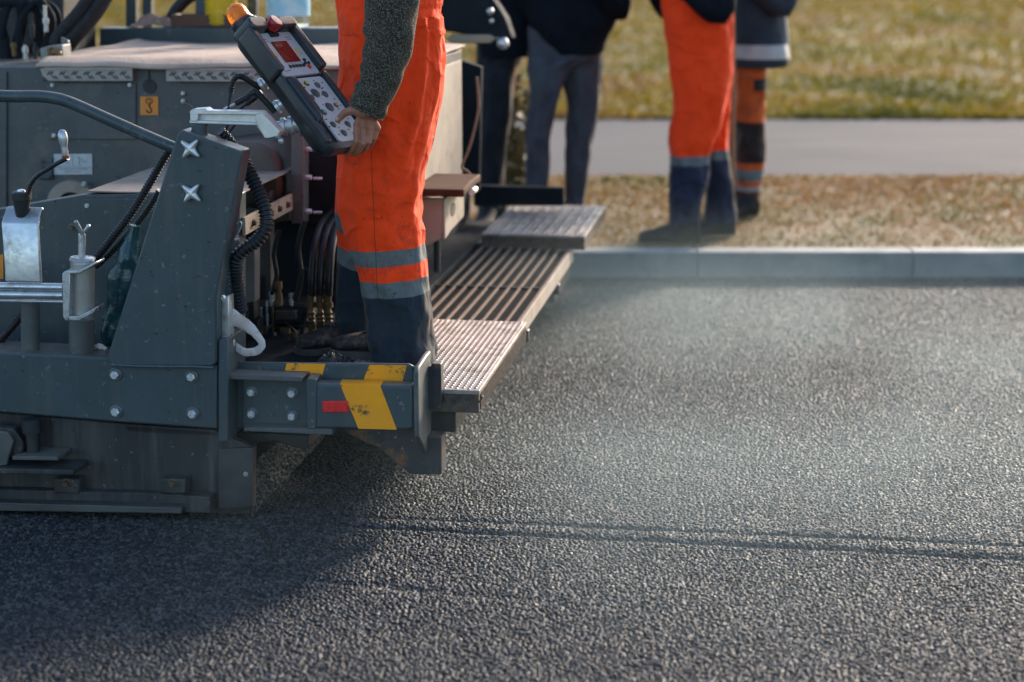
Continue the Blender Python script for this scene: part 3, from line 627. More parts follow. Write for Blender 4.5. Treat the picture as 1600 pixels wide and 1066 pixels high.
for i, (x, y0_, y1_, r_, v) in enumerate(((392, 500, 478, .009, .74), (415, 535, 512, .008, .82), (430, 556, 520, .006, .8), (460, 545, 520, .009, .74), (474, 545, 528, .007, .74), (418, 510, 470, .0035, .8), (428, 555, 480, .003, .78), (440, 500, 470, .006, .86))):
    a, b = P(x, y0_, v), P(x, y1_, v); L = (b-a).length
    part(MB().lathe(a, (0, 0, 1), [(0, r_), (L*.2, r_), (L*.21, r_*1.35), (L*.45, r_*1.35), (L*.46, r_*.8), (L*.75, r_*.8), (L*.76, r_*1.15), (L, r_*1.15)], 12), 'valve_fitting', (brass, dustb, galv)[i % 3], 0)
for pts, r_ in ((((440, 480), (444, 500), (456, 512), (468, 530)), .0045), (((424, 460), (432, 430), (428, 395), (436, 360)), .008), (((462, 470), (470, 430), (466, 385), (476, 345)), .0095), (((398, 540), (410, 520), (428, 524), (446, 545)), .005), (((478, 560), (472, 520), (482, 470), (480, 420)), .008)):
    part(MB().tube(spline([P(x, y, .84) for x, y in pts], 8), r_, 10), 'hydraulic_hose', black, 0)
# right of the tower: corrugated hose; left: two hoses
part(corrugated(MB(), [P(x, y, v) for x, y, v in ((372, 240, .12), (386, 264, .10), (402, 296, .08), (414, 328, .06), (416, 352, .05), (404, 374, .04), (385, 388, .03), (371, 402, .03), (368, 425, .05), (371, 455, .07), (376, 485, .10))], .0205, .0115), 'corrugated_hose', black, 0)
part(corrugated(MB(), [P(x, y, v) for x, y, v in ((148, 405, .15), (165, 385, .15), (195, 347, .14), (215, 318, .13), (235, 285, .12), (252, 255, .11), (268, 228, .10))], .0125, .010), 'corrugated_hose', black, 0)
part(corrugated(MB(), [P(x, y, v) for x, y, v in ((150, 416, .2), (175, 392, .19), (205, 360, .18), (228, 332, .17), (250, 298, .16))], .0105, .009), 'corrugated_hose', black, 0)
part(corrugated(MB(), [P(x, y, v) for x, y, v in ((-60, 560, .1), (-10, 538, .1), (12, 518, .1), (34, 492, .12))], .013, .010), 'corrugated_hose', black, 0)
part(corrugated(MB(), [P(x, y, v) for x, y, v in ((345, 205, .05), (352, 212, .06), (362, 224, .08), (372, 240, .12))], .014, .0105), 'corrugated_hose', black, 0)
rg = MB().tube(spline([P(x, y, .0) for x, y in ((370, 350), (376, 346), (377, 354), (371, 366), (368, 372))], 6), .0022, 8); rg.lathe(P(368, 374, .0), (1, 0, .3), [(0, .008), (.01, .008)], 14)
part(rg, 'retaining_clip', galv, 0)
# footboards
BZ = .36
uA, uB = P(748, 612, .14).x, .40
uA = gz(748, 612, BZ); uA = loc(uA).x
def studs(m_, u0, u1, v0, v1, z, nu, nv, lu, lv, h, stag=0.):
    for i in range(nu):
        for j in range(nv):
            u = u0+(u1-u0)*(i+.5)/nu; v = v0+(v1-v0)*(j+.5+stag*((i % 2)-.5))/nv
            m_.hexa([(u-lu, v-lv, z-.001), (u+lu, v-lv, z-.001), (u+lu, v+lv, z-.001), (u-lu, v+lv, z-.001), (u-lu*.5, v-lv*.5, z+h), (u+lu*.5, v-lv*.5, z+h), (u+lu*.5, v+lv*.5, z+h), (u-lu*.5, v+lv*.5, z+h)])
b1 = MB().box(.37, uA, .145, 1.09, BZ-.012, BZ); studs(b1, .375, uA-.006, .155, 1.08, BZ, 24, 40, .0058, .0070, .0030, .5)
fbd = part(b1, 'footboard', plate_m, .0015)
sk = MB().box(.37, uA-.002, .147, .155, BZ-.066, BZ-.0125); sk.box(uA-.010, uA-.002, .156, 1.088, BZ-.062, BZ-.0125)
for i in range(26):
    u = .40+i*.0165
    sk.tube([(u-.006, .1455, BZ-.055+.02*(i % 2)), (u+.006, .1455, BZ-.035+.02*(i % 2))] if i % 2 else [(u-.006, .1455, BZ-.02), (u+.006, .1455, BZ-.045)], .0022, 6)
for i in range(46):
    v = .17+i*.0198; sk.box(uA-.0025, uA+.0012, v, v+.009, BZ-.060, BZ-.016)
part(sk, 'board_skirt', platedark, 0, fbd)
MZ = .345; uM = loc(gz(899, 382, MZ)).x
m_ = MB()
for i in range(11):
    u = .36+(uM-.012-.36)*i/10; m_.box(u-.0032, u+.0032, 1.10, 2.66, MZ-.009, MZ)
    for j in range(52): v = 1.12+j*.0295; m_.hexa([(u-.0033, v, MZ-.001), (u+.0033, v, MZ-.001), (u+.0033, v+.012, MZ-.001), (u-.0033, v+.012, MZ-.001), (u-.002, v+.003, MZ+.004), (u+.002, v+.003, MZ+.004), (u+.002, v+.009, MZ+.004), (u-.002, v+.009, MZ+.004)])
grb = part(m_, 'grate_bars', mat('rubbed_rusty_bar', (.30, .22, .165), (.20, .14, .10), 40, .55, .3, bump=.3), 0)
m_ = MB(); m_.box(.345, uM-.008, 1.105, 2.655, MZ-.04, MZ-.0185); m_.box(.345, uM-.008, 1.775, 1.80, MZ-.0185, MZ-.003)
for j in range(75): v = 1.105+j*.0207; m_.box(.345, uM-.01, v, v+.008, MZ-.018, MZ-.0095)
part(m_, 'grate_mesh', matte, 0, grb)
m_ = MB().box(uM-.006, uM+.002, 1.095, 2.67, MZ-.055, MZ+.001); m_.box(.335, .343, 1.095, 2.67, MZ-.055, MZ+.001); part(m_, 'grate_frame', beige, .001, grb)
for v in (1.25, 2.1): part(MB().px([(0, 0), (1, 0), (1, 1)], 5, 5.01) if False else MB().box(uM-.03, uM+.012, v, v+.04, MZ-.09, MZ-.05), 'grate_foot', darkm, .004, grb)
FZ = .40; uF = loc(gz(912, 372, FZ)).x; uF0 = loc(gz(752, 366, FZ)).x; uF2 = loc(gz(951, 322, FZ)).x
m_ = MB().box(uF0, uF, 2.64, 3.52, FZ-.01, FZ); studs(m_, uF0+.01, uF-.01, 2.65, 3.5, FZ, 9, 3, .014, .14, .004); studs(m_, uF0+.01, uF-.01, 2.65, 3.5, FZ, 18, 34, .005, .006, .004)
o = part(m_, 'footboard', plate_m, .0015)
part(MB().box(uF0, uF-.002, 2.642, 2.65, FZ-.06, FZ-.0105).box(uF-.010, uF-.002, 2.651, 3.518, FZ-.06, FZ-.0105), 'board_skirt', platedark, .001, o)
# folding seat with plank
pl = part(MB().pz([(P(560, 296, W0).x, W0+.0), (P(725, 296, W0).x, W0), (P(758, 278, 1.7).x-.02, 1.52), (P(758, 278, 1.7).x-.02, 1.72), (P(560, 275, 1.7).x, 1.72)], P(700, 308, W0).z, P(700, 296, W0).z), 'seat_plank', wood, .006)
q = P(690, 340, 1.36)
bk = MB().px([(640, 310), (690, 310), (690, 372), (672, 383), (640, 383)], 1.38, 1.40); part(bk, 'seat_bracket', beige, .004)
bu = P(690, 340, 1.38).x; part(MB().pu([(1.38, P(690, 311, 1.38).z), (1.76, P(690, 311, 1.38).z), (1.76, P(722, 338, 1.76).z), (1.5, P(702, 360, 1.5).z), (1.40, P(690, 374, 1.38).z), (1.38, P(690, 374, 1.38).z)], bu, bu+.012), 'seat_bracket', beige, .003)
q = P(701, 328, 1.52); part(MB().pu([(1.53+.05*math.cos(t*math.pi/8), q.z+.024*math.sin(t*math.pi/8)) for t in range(16)], bu+.010, bu+.0135), 'bracket_slot', ink, 0)
part(MB().cyl(P(742, 296, 1.6), P(737, 300, 1.5), .012, n=14), 'seat_hinge', alu, 0)
part(MB().cyl(P(683, 375, 1.5), P(683, 425, 1.5), .012, n=12), 'seat_strut', darkm, 0)
# far end: second tower, console and arm, far bumper
m_ = MB().px([(692, 85), (752, 105), (748, 300), (690, 300)], 2.75, 2.80); part(m_, 'far_tower', matte, .005)
part(MB().px([(696, 60), (705, 54), (765, 54), (775, 60), (765, 68), (705, 68)], 2.8, 2.85), 'far_lever_arm', mat('dull_brassy_arm', (.30, .25, .16), (.25, .24, .20), 20, .4, .5), .004)
part(MB().ball(P(786, 68, 2.8), .026, 16).ball(P(778, 58, 2.84), .02, 12), 'far_swivel_joint', alu, 0)
m_ = MB().px([(680, -40), (745, -40), (790, 30), (800, 62), (778, 62), (690, 48)], 2.82, 2.95); part(m_, 'far_console', matte, .01)
part(MB().ball(P(766, 18, 2.79), .016, 12).ball(P(768, 33, 2.79), .011, 10), 'far_console_button', alu, 0)
part(MB().px([(740, 290), (880, 294), (880, 322), (740, 322)], 3.30, 3.34), 'far_bumper', matte, .005)
part(MB().box(uF0-.25, uF0+.3, 2.7, 3.3, .1, FZ-.05), 'far_support', darkm, .005)
# engine deck: beam, posts, dark machinery
part(MB().px([(155, 44), (650, 44), (650, 86), (155, 86)], 2.32, 2.44), 'deck_beam', paint, .006)
part(MB().px([(60, 88), (650, 88), (650, 140), (60, 140)], 2.31, 2.40), 'deck_side', paint, .004)
for x0_, x1_, v in ((305, 322, 2.36), (196, 212, 2.55), (222, 236, 2.55), (386, 400, 2.6)):
    part(MB().px([(x0_, -230), (x1_, -230), (x1_, 44), (x0_, 44)], v, v+.045), 'canopy_post', paint, .004)
eng = part(MB().px([(-800, -60), (98, -60), (98, 110), (-800, 110)], 1.95, 2.3), 'engine_block', darkm, .01)
for pts, r_ in ((((-40, 10), (20, 2), (35, 20), (30, 55), (20, 90)), .016), (((0, 60), (12, 10), (38, 4), (60, 20), (62, 60), (50, 80)), .013), (((30, 95), (30, 40), (55, 5), (85, 14), (92, 50), (80, 72)), .011), (((-30, 40), (-5, 68), (25, 92), (42, 105)), .006), (((60, 0), (80, 30), (72, 75)), .014), (((10, 100), (5, 60), (-10, 20), (-20, -20)), .018)):
    part(MB().tube(spline([P(x, y, 1.75+.02*i) for i, (x, y) in enumerate(pts)], 8), r_*1.25, 12), 'engine_hose', matte, 0)
for x, y0_, y1_ in ((40, 95, 70), (56, 95, 66), (22, 88, 72), (50, 60, 20), (72, 50, 8)): part(MB().lathe(P(x, y0_, 1.72), (0, 0, 1), [(0, .008), (.03, .008), (.031, .012), (.05, .012), (.051, .007), ((y0_-y1_)/430, .007)], 12), 'engine_fitting', brass if x == 22 else galv if x in (40, 72) else darkm, 0)
for pts in (((100, 78), (112, 62), (150, 18), (176, -30), (200, -90)), ((88, 70), (96, 54), (132, 12), (156, -36), (178, -90))):
    part(MB().tube(spline([P(x, y, 1.72) for x, y in pts], 8), .036, 16, flat=.8), 'fabric_duct', mat('black_canvas', (.006, .007, .009), (.010, .012, .014), 20, .75, bump=.4, bscale=40), 0)
part(MB().px([(62, 76), (74, 72), (97, 70), (99, 93), (64, 97)], 1.42, 1.50), 'connector_box', mat('dull_box', (.20, .20, .18), (.26, .25, .22), 20, .5, .3), .004)
part(MB().ball(P(85, 82, 1.41), .016, 12).ball(P(92, 84, 1.41), .012, 10).box(P(76, 90, 1.41).x, P(80, 90, 1.41).x, 1.40, 1.42, P(76, 92, 1.41).z, P(76, 74, 1.41).z), 'connector_plug', brass, 0)
part(MB().px([(95, 58), (106, 64), (108, 82), (96, 82)], 1.5, 1.52), 'connector_tab', washer_m, .002)
# ------------------------------------------------------------------ console (hangs on the arm, can be lifted off)
cons = thing('control_console', 'black handheld screed console with red screen and amber beacon on the lever arm', 'control panel')
psi, al = R(30), R(47)
Hh = Vector((math.cos(psi), -math.sin(psi), 0)); Wd = Vector((math.sin(psi), math.cos(psi), 0))
Ld = Hh*math.cos(al)-Vector((0, 0, 1))*math.sin(al); Nd = Wd.cross(Ld)*-1
if Nd.z < 0: Nd = -Nd
Yd = -Ld                               # local axes: x across, y up along the body, z out of the face
if Wd.cross(Yd).dot(Nd) < 0: Nd = -Nd
cc = at(483, 133, 5.10)
cons.matrix_world = Matrix(((Wd.x, Yd.x, Nd.x, cc.x), (Wd.y, Yd.y, Nd.y, cc.y), (Wd.z, Yd.z, Nd.z, cc.z), (0, 0, 0, 1)))
def rrect(x0, x1, y0, y1, r, n=5):
    out = []
    for cx, cy, a0 in ((x1-r, y1-r, 0), (x0+r, y1-r, 90), (x0+r, y0+r, 180), (x1-r, y0+r, 270)):
        for i in range(n+1): a = R(a0+90*i/n); out.append((cx+r*math.cos(a), cy+r*math.sin(a)))
    return out
def outl(s, z, bulge=0.):
    # console outline: waisted a little in the middle, wide at the foot
    pts = []
    N = 26
    def hw(t): return .098+.010*math.cos(t*math.pi*2)*.6+(.006 if t < .2 else 0)
    ys = [-.226+.464*i/N for i in range(N+1)]
    for y in ys: t = (y+.226)/.464; e = min(1, min(t, 1-t)/.07); pts.append((hw(t)*s*(1-.16*(1-e)**2), y*s+0, z))
    for y in ys[::-1]: t = (y+.226)/.464; e = min(1, min(t, 1-t)/.07); pts.append((-hw(t)*s*(1-.16*(1-e)**2), y*s+0, z))
    return pts
casem = mat('black_console_case', (.016, .019, .023), (.024, .028, .032), 25, .42, bump=.15, bscale=300)
def cpart(mb, name, m, bevel=0, parent=None, **k): return mb.build(name, m, parent or cons, bevel=bevel, **k)
cs = MB().loft([outl(.80, -.064), outl(.90, -.058), outl(.93, -.040), outl(.99, -.032), outl(1.0, -.012), outl(.985, -.002), outl(.90, .0), outl(.86, -.006)])
cpart(cs, 'case', casem, 0, smooth=35)
rim = MB()
def band(x0, x1, y0, y1, z0, z1, r): rim._prism([(x, y, z0) for x, y in rrect(x0, x1, y0, y1, r)], [(x, y, z1) for x, y in rrect(x0, x1, y0, y1, r)])
band(-.112, -.086, .045, .205, -.035, .026, .010); band(.086, .112, .045, .205, -.035, .026, .010); band(-.104, -.030, .190, .232, -.045, .034, .016); band(.026, .104, .190, .228, -.045, .034, .016); band(-.100, .100, .198, .222, -.04, .012, .01)
band(-.109, -.090, -.20, .04, -.02, .010, .008); band(.092, .109, -.20, .04, -.02, .010, .008)
cpart(rim, 'guard_rim', mat('grey_edge_plastic', (.045, .045, .046), (.03, .032, .034), 20, .4), .009)
ppl = mat('grey_faceplate', (.52, .52, .52), (.45, .455, .46), 20, .42)
up = MB(); up._prism([(x, y, -.004) for x, y in rrect(-.084, .084, .035, .192, .01)], [(x, y, .004) for x, y in rrect(-.084, .084, .035, .192, .01)]); upo = cpart(up, 'display_plate', ppl, .001)
lp = MB(); lp._prism([(x, y, -.004) for x, y in rrect(-.052, .080, -.205, .025, .015)], [(x, y, .003) for x, y in rrect(-.052, .080, -.205, .025, .015)]); lpo = cpart(lp, 'keypad_plate', ppl, .001)
cpart(MB().box(-.036, .036, .082, .158, .003, .006), 'screen', mat('red_screen', (.13, .010, .010), (.20, .012, .012), 30, .2), .001, upo)
cpart(MB().box(-.018, .018, .175, .2, .003, .012), 'notch', black, .002, upo)
m_ = MB()
for i in range(5): m_.box(-.034+i*.0155, -.034+i*.0155+.010, .062, .072, .003, .007)
cpart(m_, 'soft_keys', black, .001, upo)
m_ = MB()
for i in range(5): m_.box(-.034+i*.0155+.001, -.034+i*.0155+.008, .0755, .078, .003, .0046)
cpart(m_, 'key_symbols', greyink, 0, upo)
for sx in (-1, 1): cpart(MB().box(sx*.056-.008, sx*.056+.008, .105, .130, .003, .0065), 'yellow_key', mat('yellow_key_m', (.55, .36, .09), (.60, .45, .2), 60, .4), .002, upo)
for x, y, r_, mm in ((.053, .085, .0055, black), (.046, .073, .005, black), (.062, .073, .005, black), (.054, .060, .0075, redref)):
    cpart(MB().lathe((x, y, .003), (0, 0, 1), [(0, r_), (.004, r_), (.006, r_*.7)], 14), 'round_key' if mm is black else 'red_key', mm, 0, upo)
m_ = MB()
for x, y in ((-.055, .168), (.055, .170)):
    m_.box(x-.012, x+.010, y, y+.0022, .003, .0045); m_.box(x-.008, x+.012, y-.008, y-.006, .003, .0045)
m_.box(-.066, -.040, .052, .0545, .003, .0045)
cpart(m_, 'key_symbols', mat('red_ink', (.45, .12, .10), None, 10, .6), 0, upo)
cpart(MB().lathe((0, .203, .012), (.1, .1, 1), [(0, .020), (.014, .019), (.016, .022), (.026, .022), (.030, .019), (.0305, .001)], 22), 'stop_button', mat('red_button', (.40, .02, .02), (.33, .02, .02), 30, .35), 0)
cpart(MB().lathe((-.045, .222, -.02), (0, .6, .2), [(0, .030), (.03, .032), (.034, .03)], 20).lathe((.03, .214, -.02), (0, .6, .2), [(0, .028), (.03, .03), (.034, .026)], 20), 'beacon_base', casem, 0)
# beacon
bb = Vector((-.050, .236, -.022)); ba = Vector((-.10, 1, .12))
cpart(MB().lathe(bb, ba, [(0, .036), (.020, .036), (.022, .034)], 22), 'beacon_socket', casem, 0)
cpart(MB().lathe(bb+ba.normalized()*.020, ba, [(0, .033), (.006, .033)], 22), 'beacon_ring', mat('red_ring', (.5, .03, .015), None, 10, .35), 0)
cpart(MB().lathe(bb+ba.normalized()*.026, ba, [(0, .0315), (.026, .031), (.038, .027), (.047, .018), (.051, .007), (.0515, .001)], 24), 'beacon_lens', amber, 0, smooth=60)
# keypad: round keys with dark rings, joystick, LEDs
for (x, y, r_, led) in ((-.038, -.004, .011, 1), (-.012, .004, .011, 1), (.030, -.006, .013, 0), (-.005, -.032, .019, 0), (-.034, -.045, .012, 0), (.034, -.040, .014, 0), (-.030, -.100, .013, 2), (.012, -.085, .019, 0), (.046, -.082, .010, 3), (-.030, -.145, .013, 0), (-.010, -.178, .014, 0), (.035, -.150, .013, 0)):
    r_ *= .72
    ko = cpart(MB().lathe((x, y, .002), (0, 0, 1), [(0, r_), (.0035, r_), (.005, r_*.86), (.0045, r_*.7), (.0055, r_*.55), (.006, r_*.2)], 20), 'round_key', mat('dark_key', (.05, .052, .058), (.10, .10, .11), 60, .4), 0, lpo)
    rg_ = MB().tube([(x+r_*1.12*math.cos(t*.3927), y+r_*1.12*math.sin(t*.3927), .0036) for t in range(17)], .0009, 6); cpart(rg_, 'key_ring', greyink, 0, lpo)
    if led: cpart(MB().box(x-.005, x+.005, y-.005, y+.006, .006, .0085), 'key_light', {1: mat('yellow_led', (.65, .52, .10), None, 10, .3), 2: mat('green_led', (.15, .45, .30), None, 10, .3), 3: mat('orange_led', (.75, .25, .02), None, 10, .3)}[led], .001, lpo)
mk = MB(); r3 = random.Random(5)
for i in range(26):
    x, y = r3.uniform(-.055, .068), r3.uniform(-.195, .012); mk.box(x-r3.uniform(.002, .006), x+r3.uniform(.002, .005), y-.0012, y+.0012, .0025, .0042)
cpart(mk, 'key_symbols', ink, 0, lpo)
side = MB(); side._prism([(x, y, -.004) for x, y in ((-.096, .034), (-.058, .034), (-.050, -.10), (-.058, -.135), (-.096, -.15))], [(x, y, .024) for x, y in ((-.094, .022), (-.066, .022), (-.060, -.09), (-.066, -.118), (-.094, -.130))])
cpart(side, 'hand_guard', casem, .009); side = MB()
side._prism([(x, y, -.004) for x, y in ((.092, .03), (.08, .03), (.081, -.12), (.092, -.15))], [(x, y, .014) for x, y in ((.092, .03), (.081, .03), (.082, -.12), (.092, -.145))])
cpart(side, 'hand_guard', casem, .005)
# connectors, cables (moulded on the console's back)
for (x, y, z, ) in ((-.06, .075, -.052), (-.06, -.005, -.054)):
    cpart(MB().lathe((x, y, z), (-.35, .05, -1), [(0, .019), (.012, .019), (.013, .016), (.022, .016), (.024, .020), (.034, .020)], 20), 'connector', alu, 0)
inv = cons.matrix_world.inverted()
def cw(px, py, Y): return inv @ at(px, py, Y)
cpart(corrugated(MB(), [inv @ (cons.matrix_world @ Vector((-.072, .078, -.094))), cw(375, 119, 5.02), cw(364, 128, 5.02), cw(360, 145, 5.02)], .0085, .0075), 'cable_boot', black)
cpart(MB().tube(spline([cw(x, y, 5.02) for x, y in ((360, 143), (358, 160), (356, 178), (355, 196), (347, 214))], 6), .0045, 10), 'cable', black)
cpart(corrugated(MB(), [inv @ (cons.matrix_world @ Vector((-.072, -.003, -.10))), cw(400, 145, 5.02), cw(385, 153, 5.02), cw(368, 162, 5.02)], .0095, .0075), 'cable_boot', black)
cpart(MB().tube(spline([cw(x, y, 5.02) for x, y in ((368, 162), (357, 167), (350, 171))], 5), .004, 8), 'cable', mat('pale_cable', (.5, .5, .5), None, 10, .4))
cpart(corrugated(MB(), [cw(408, 143, 5.1), cw(398, 153, 5.1), cw(385, 163, 5.1)], .0085, .0075), 'cable_boot', black)
cpart(MB().tube(spline([cw(x, y, 5.1) for x, y in ((385, 163), (375, 172), (366, 196), (352, 212))], 5), .004, 8), 'cable', black)
# swivel: from the lever arm to the back of the case
q0 = inv @ at(432, 200, 5.06); q1 = Vector((-.045, -.085, -.062)); ax = (q1-q0)
sw = MB().lathe(q0, ax, [(0, .018), (ax.length*.18, .018), (ax.length*.2, .026), (ax.length*.34, .026), (ax.length*.36, .020), (ax.length*.46, .020), (ax.length*.48, .027), (ax.length*.62, .027), (ax.length*.64, .022), (ax.length*.8, .024), (ax.length*.82, .034), (ax.length, .034)], 24)
cpart(sw, 'swivel_joint', alu)
cpart(MB().ball(q0+Vector((-.03, -.005, .01)), .009, 12).ball(q0+Vector((-.028, -.03, .006)), .009, 12).ball(q0+Vector((-.02, -.045, 0)), .009, 12), 'lock_nuts', zinc)
# ------------------------------------------------------------------ loose things on and about the paver
def topl(mb, name, m, label, cat, bevel=0, smooth=40): return tag(mb.build(name, m, None, smooth=smooth, bevel=bevel), label, cat)
def PW(px, py, v):                    # world point measured at paver depth v
    q = P(px, py, v); return PO + U*q.x + V*q.y + Vector((0, 0, q.z))
# felt mat over the deck
ul, ur = P(62, 104, W0).x, uw+.015; nx, ny = 110, 30
uu, vv, q_ = grid(0, nx, 0, ny, 1); f1, f2 = uu/nx, vv/ny
Um = ul+(ur-ul)*f1; Vm = W0-.035+(2.30-W0+.035)*f2
Zm = zw+.008+.010*vnoise(Um*9, Vm*6, 2)+.010*vnoise(Um*3, Vm*3, 9)
Zm -= np.clip(1-f2*12, 0, 1)*(.012+.016*vnoise(Um*4, Um*0, 3)); Zm += .055*np.exp(-((Um-P(140, 75, 2.0).x)/.07)**2)*np.clip(f2*1.4-.2, 0, 1)
Zm += .02*np.exp(-((Um-P(420, 90, 1.6).x)/.22)**2)*np.clip(1-abs(f2-.2)*5, 0, 1)
pw_ = np.stack([PO.x+U.x*Um+V.x*Vm, PO.y+U.y*Um+V.y*Vm, Zm], 1)
fm = npmesh('felt_mat', pw_, q_, felt); sm_ = fm.modifiers.new('thick', 'SOLIDIFY'); sm_.thickness = .008; sm_.offset = 1
tag(fm, 'beige felt mat spread over the deck of the paver', 'mat')
# bottles, tray, cloth on the deck beam
zt_ = P(300, 44, 2.36).z+.002
def on_beam(px, v): q = P(px, 44, v); return PO+U*q.x+V*v+Vector((0, 0, zt_))
q = on_beam(346, 2.40); pr = [(0, .060), (.006, .066)]
for i in range(9): pr += [(.012+i*.02, .0685), (.022+i*.02, .0655)]
pr += [(.21, .068), (.24, .05), (.26, .022), (.29, .022)]
t = thing('jug', 'ribbed plastic jug of yellow liquid in the brown tray', 'jug', q+Vector((0, 0, .008)))
MB().lathe((0, 0, .0), (0, 0, 1), pr, 28).build('jug_body', yellowliq, t); MB().lathe((0, 0, .29), (0, 0, 1), [(0, .026), (.03, .026)], 20).build('cap', yellow, t)
MB().lathe((0, 0, .105), (0, 0, 1), [(0, .0705), (.08, .0705)], 28).build('jug_label', mat('yellow_label', (.70, .55, .06), (.55, .35, .05), 30, .5), t)
q = on_beam(451, 2.42); pr = [(0, .078), (.006, .084)]
for i in range(12): pr += [(.012+i*.02, .086), (.022+i*.02, .0825)]
pr += [(.26, .085), (.30, .06), (.32, .03), (.35, .03)]
t = thing('water_bottle', 'large clear ribbed water bottle with a pale blue label on the deck beam', 'bottle', q+Vector((0, 0, .002)))
MB().lathe((0, 0, 0), (0, 0, 1), pr, 28).build('bottle_body', clearb, t); MB().lathe((0, 0, .045), (0, 0, 1), [(0, .0885), (.12, .0885)], 32).build('bottle_label', bluelab, t); MB().lathe((0, 0, .35), (0, 0, 1), [(0, .034), (.03, .034)], 20).build('cap', mat('blue_cap', (.05, .2, .5), None, 10, .4), t)
a, b = on_beam(268, 2.34), on_beam(378, 2.34); tr = MB(); wdt = V*.11; zz0 = Vector((0, 0, .003)); ht_ = Vector((0, 0, .052))
for f0, f1_, d0, d1 in ((0, 1, 0, .06), (0, 1, .94, 1), (0, .03, .06, .94), (.97, 1, .06, .94)):
    c0 = [a.lerp(b, f0)+wdt*d0, a.lerp(b, f1_)+wdt*d0, a.lerp(b, f1_)+wdt*d1, a.lerp(b, f0)+wdt*d1]; tr.hexa([x+zz0 for x in c0]+[x+ht_ for x in c0])
c0 = [a.lerp(b, .03)+wdt*.06, a.lerp(b, .97)+wdt*.06, a.lerp(b, .97)+wdt*.94, a.lerp(b, .03)+wdt*.94]; tr.hexa([x+zz0 for x in c0]+[x+Vector((0, 0, .007)) for x in c0])
topl(tr, 'tray', traybrown, 'shallow brown tray on the deck beam under the yellow jug', 'tray', .003)
q = on_beam(240, 2.38); x, y, q_ = grid(-10, 10, -6, 6, .5)
X = x/10*.085; Y = y/6*.05; hh = .052*np.exp(-((x/10)**2+(y/6)**2)*1.6)*(.55+.9*vnoise(X*40+9, Y*40, 2))+.003
cm = npmesh('rag', np.stack([q.x+X, q.y+Y, q.z+hh], 1), q_, clothbrown); cm.modifiers.new('thick', 'SOLIDIFY').thickness = .004
tag(cm, 'crumpled brown rag lying on the deck beam left of the tray', 'rag')
topl(MB().tube(spline([PW(x, y, 2.5) for x, y in ((262, 42), (268, 28), (280, 10), (298, -6), (330, -20), (360, -10))], 8), .026, 14), 'loose_hose', black, 'thick black hose arching up behind the brown tray', 'hose')
topl(MB().lathe(PW(130, 20, 2.0), (.2, 0, 1), [(0, .012), (.05, .012), (.055, .008)], 14), 'bottle_cap', greencup, 'small teal plastic cap beside the black canvas duct', 'cap')
# bottle in a teal bag behind the tower
a, b = PW(178, 543, .14), PW(211, 352, .14); ax = b-a; L = ax.length; nr = 26; rings = []
upv = ax.normalized().orthogonal().normalized(); si = ax.normalized().cross(upv)
for i in range(nr+1):
    f = i/nr; r_ = float(np.interp(f, [0, .05, .12, .35, .6, .75, .86, .92, 1], [.02, .036, .042, .045, .044, .037, .023, .0165, .015]))
    rg_ = []
    for k in range(24):
        an = 2*math.pi*k/24; rr_ = r_*(1+.26*(float(vnoise(np.array(an*1.8), np.array(f*9.), 5))-.5)+.24*(float(vnoise(np.array(an*3.5), np.array(f*19.+an), 8))-.5)); rg_.append(a+ax*f+(upv*math.cos(an)+si*math.sin(an))*rr_)
    rings.append(rg_)
topl(MB().loft(rings), 'bagged_bottle', bagteal, 'bottle wrapped in a crinkled teal plastic bag leaning behind the tower', 'bottle')
topl(MB().tube(spline([PW(x, y, .06) for x, y in ((146, 545), (152, 541), (160, 543), (166, 546))], 5), [.006]*6+[.009]*5+[.006]*5, 10), 'paper_scrap', bagwhite, 'small pinkish paper scrap on the beam beside the tower foot', 'scrap')
# white plastic loop
lo, wi = [], []
for x, y, w_ in ((346, 470, .004), (352, 484, .020), (366, 497, .022), (384, 508, .018), (398, 520, .013), (408, 533, .010), (408, 543, .011), (396, 550, .012), (380, 549, .012), (366, 540, .011), (354, 528, .009), (345, 520, .004)): lo.append(PW(x, y, .02+(.05 if 380 < x else .02))); wi.append(w_*.95)
sp2 = spline(lo, 8); wz = np.interp(np.linspace(0, 1, len(sp2)), np.linspace(0, 1, len(wi)), wi)
rings = []
for i, q in enumerate(sp2):
    t_ = (sp2[min(i+1, len(sp2)-1)]-sp2[max(i-1, 0)]).normalized(); n_ = t_.cross(Vector((0, 1, 0))).normalized(); bb_ = t_.cross(n_)
    rings.append([q+(n_*math.cos(k*math.pi/8)*wz[i]*(.85+.3*float(vnoise(np.array(k*.9), np.array(i*.35), 4)))+bb_*math.sin(k*math.pi/8)*wz[i]*.22) for k in range(16)])
topl(MB().loft(rings), 'plastic_bag', bagwhite, 'dirty white plastic bag knotted in a loop on the tower edge', 'plastic bag')
# crumpled black scrap by the worker's foot
x, y, q_ = grid(-10, 10, -7, 7, .25); c0 = PW(520, 572, .36); X = x/10*.095; Y = y/7*.055
hh = (.012+.045*vnoise(X*34+3, Y*34+8, 3)+.05*np.abs(vnoise(X*80, Y*80, 4)-.5)+.03*np.abs(vnoise(X*170, Y*150, 14)-.5))*np.clip(1.25-np.sqrt((x/10)**2+(y/7)**2)*1.1, 0, 1)
cm = npmesh('crumpled_sheet', np.stack([c0.x+X, c0.y+Y, .347+hh], 1), q_, scrap); cm.modifiers.new('thick', 'SOLIDIFY').thickness = .003
tag(cm, 'crumpled black plastic sheet on the walkway at the worker\'s feet', 'plastic sheet')
# rope
topl(MB().tube(spline([PW(x, y, 1.9) for x, y in ((745, 120), (748, 165), (742, 200), (732, 235), (722, 260), (730, 268), (738, 276))], 8), .0055, 8), 'rope', ropem, 'frayed brown rope hanging beside the wooden seat', 'rope')

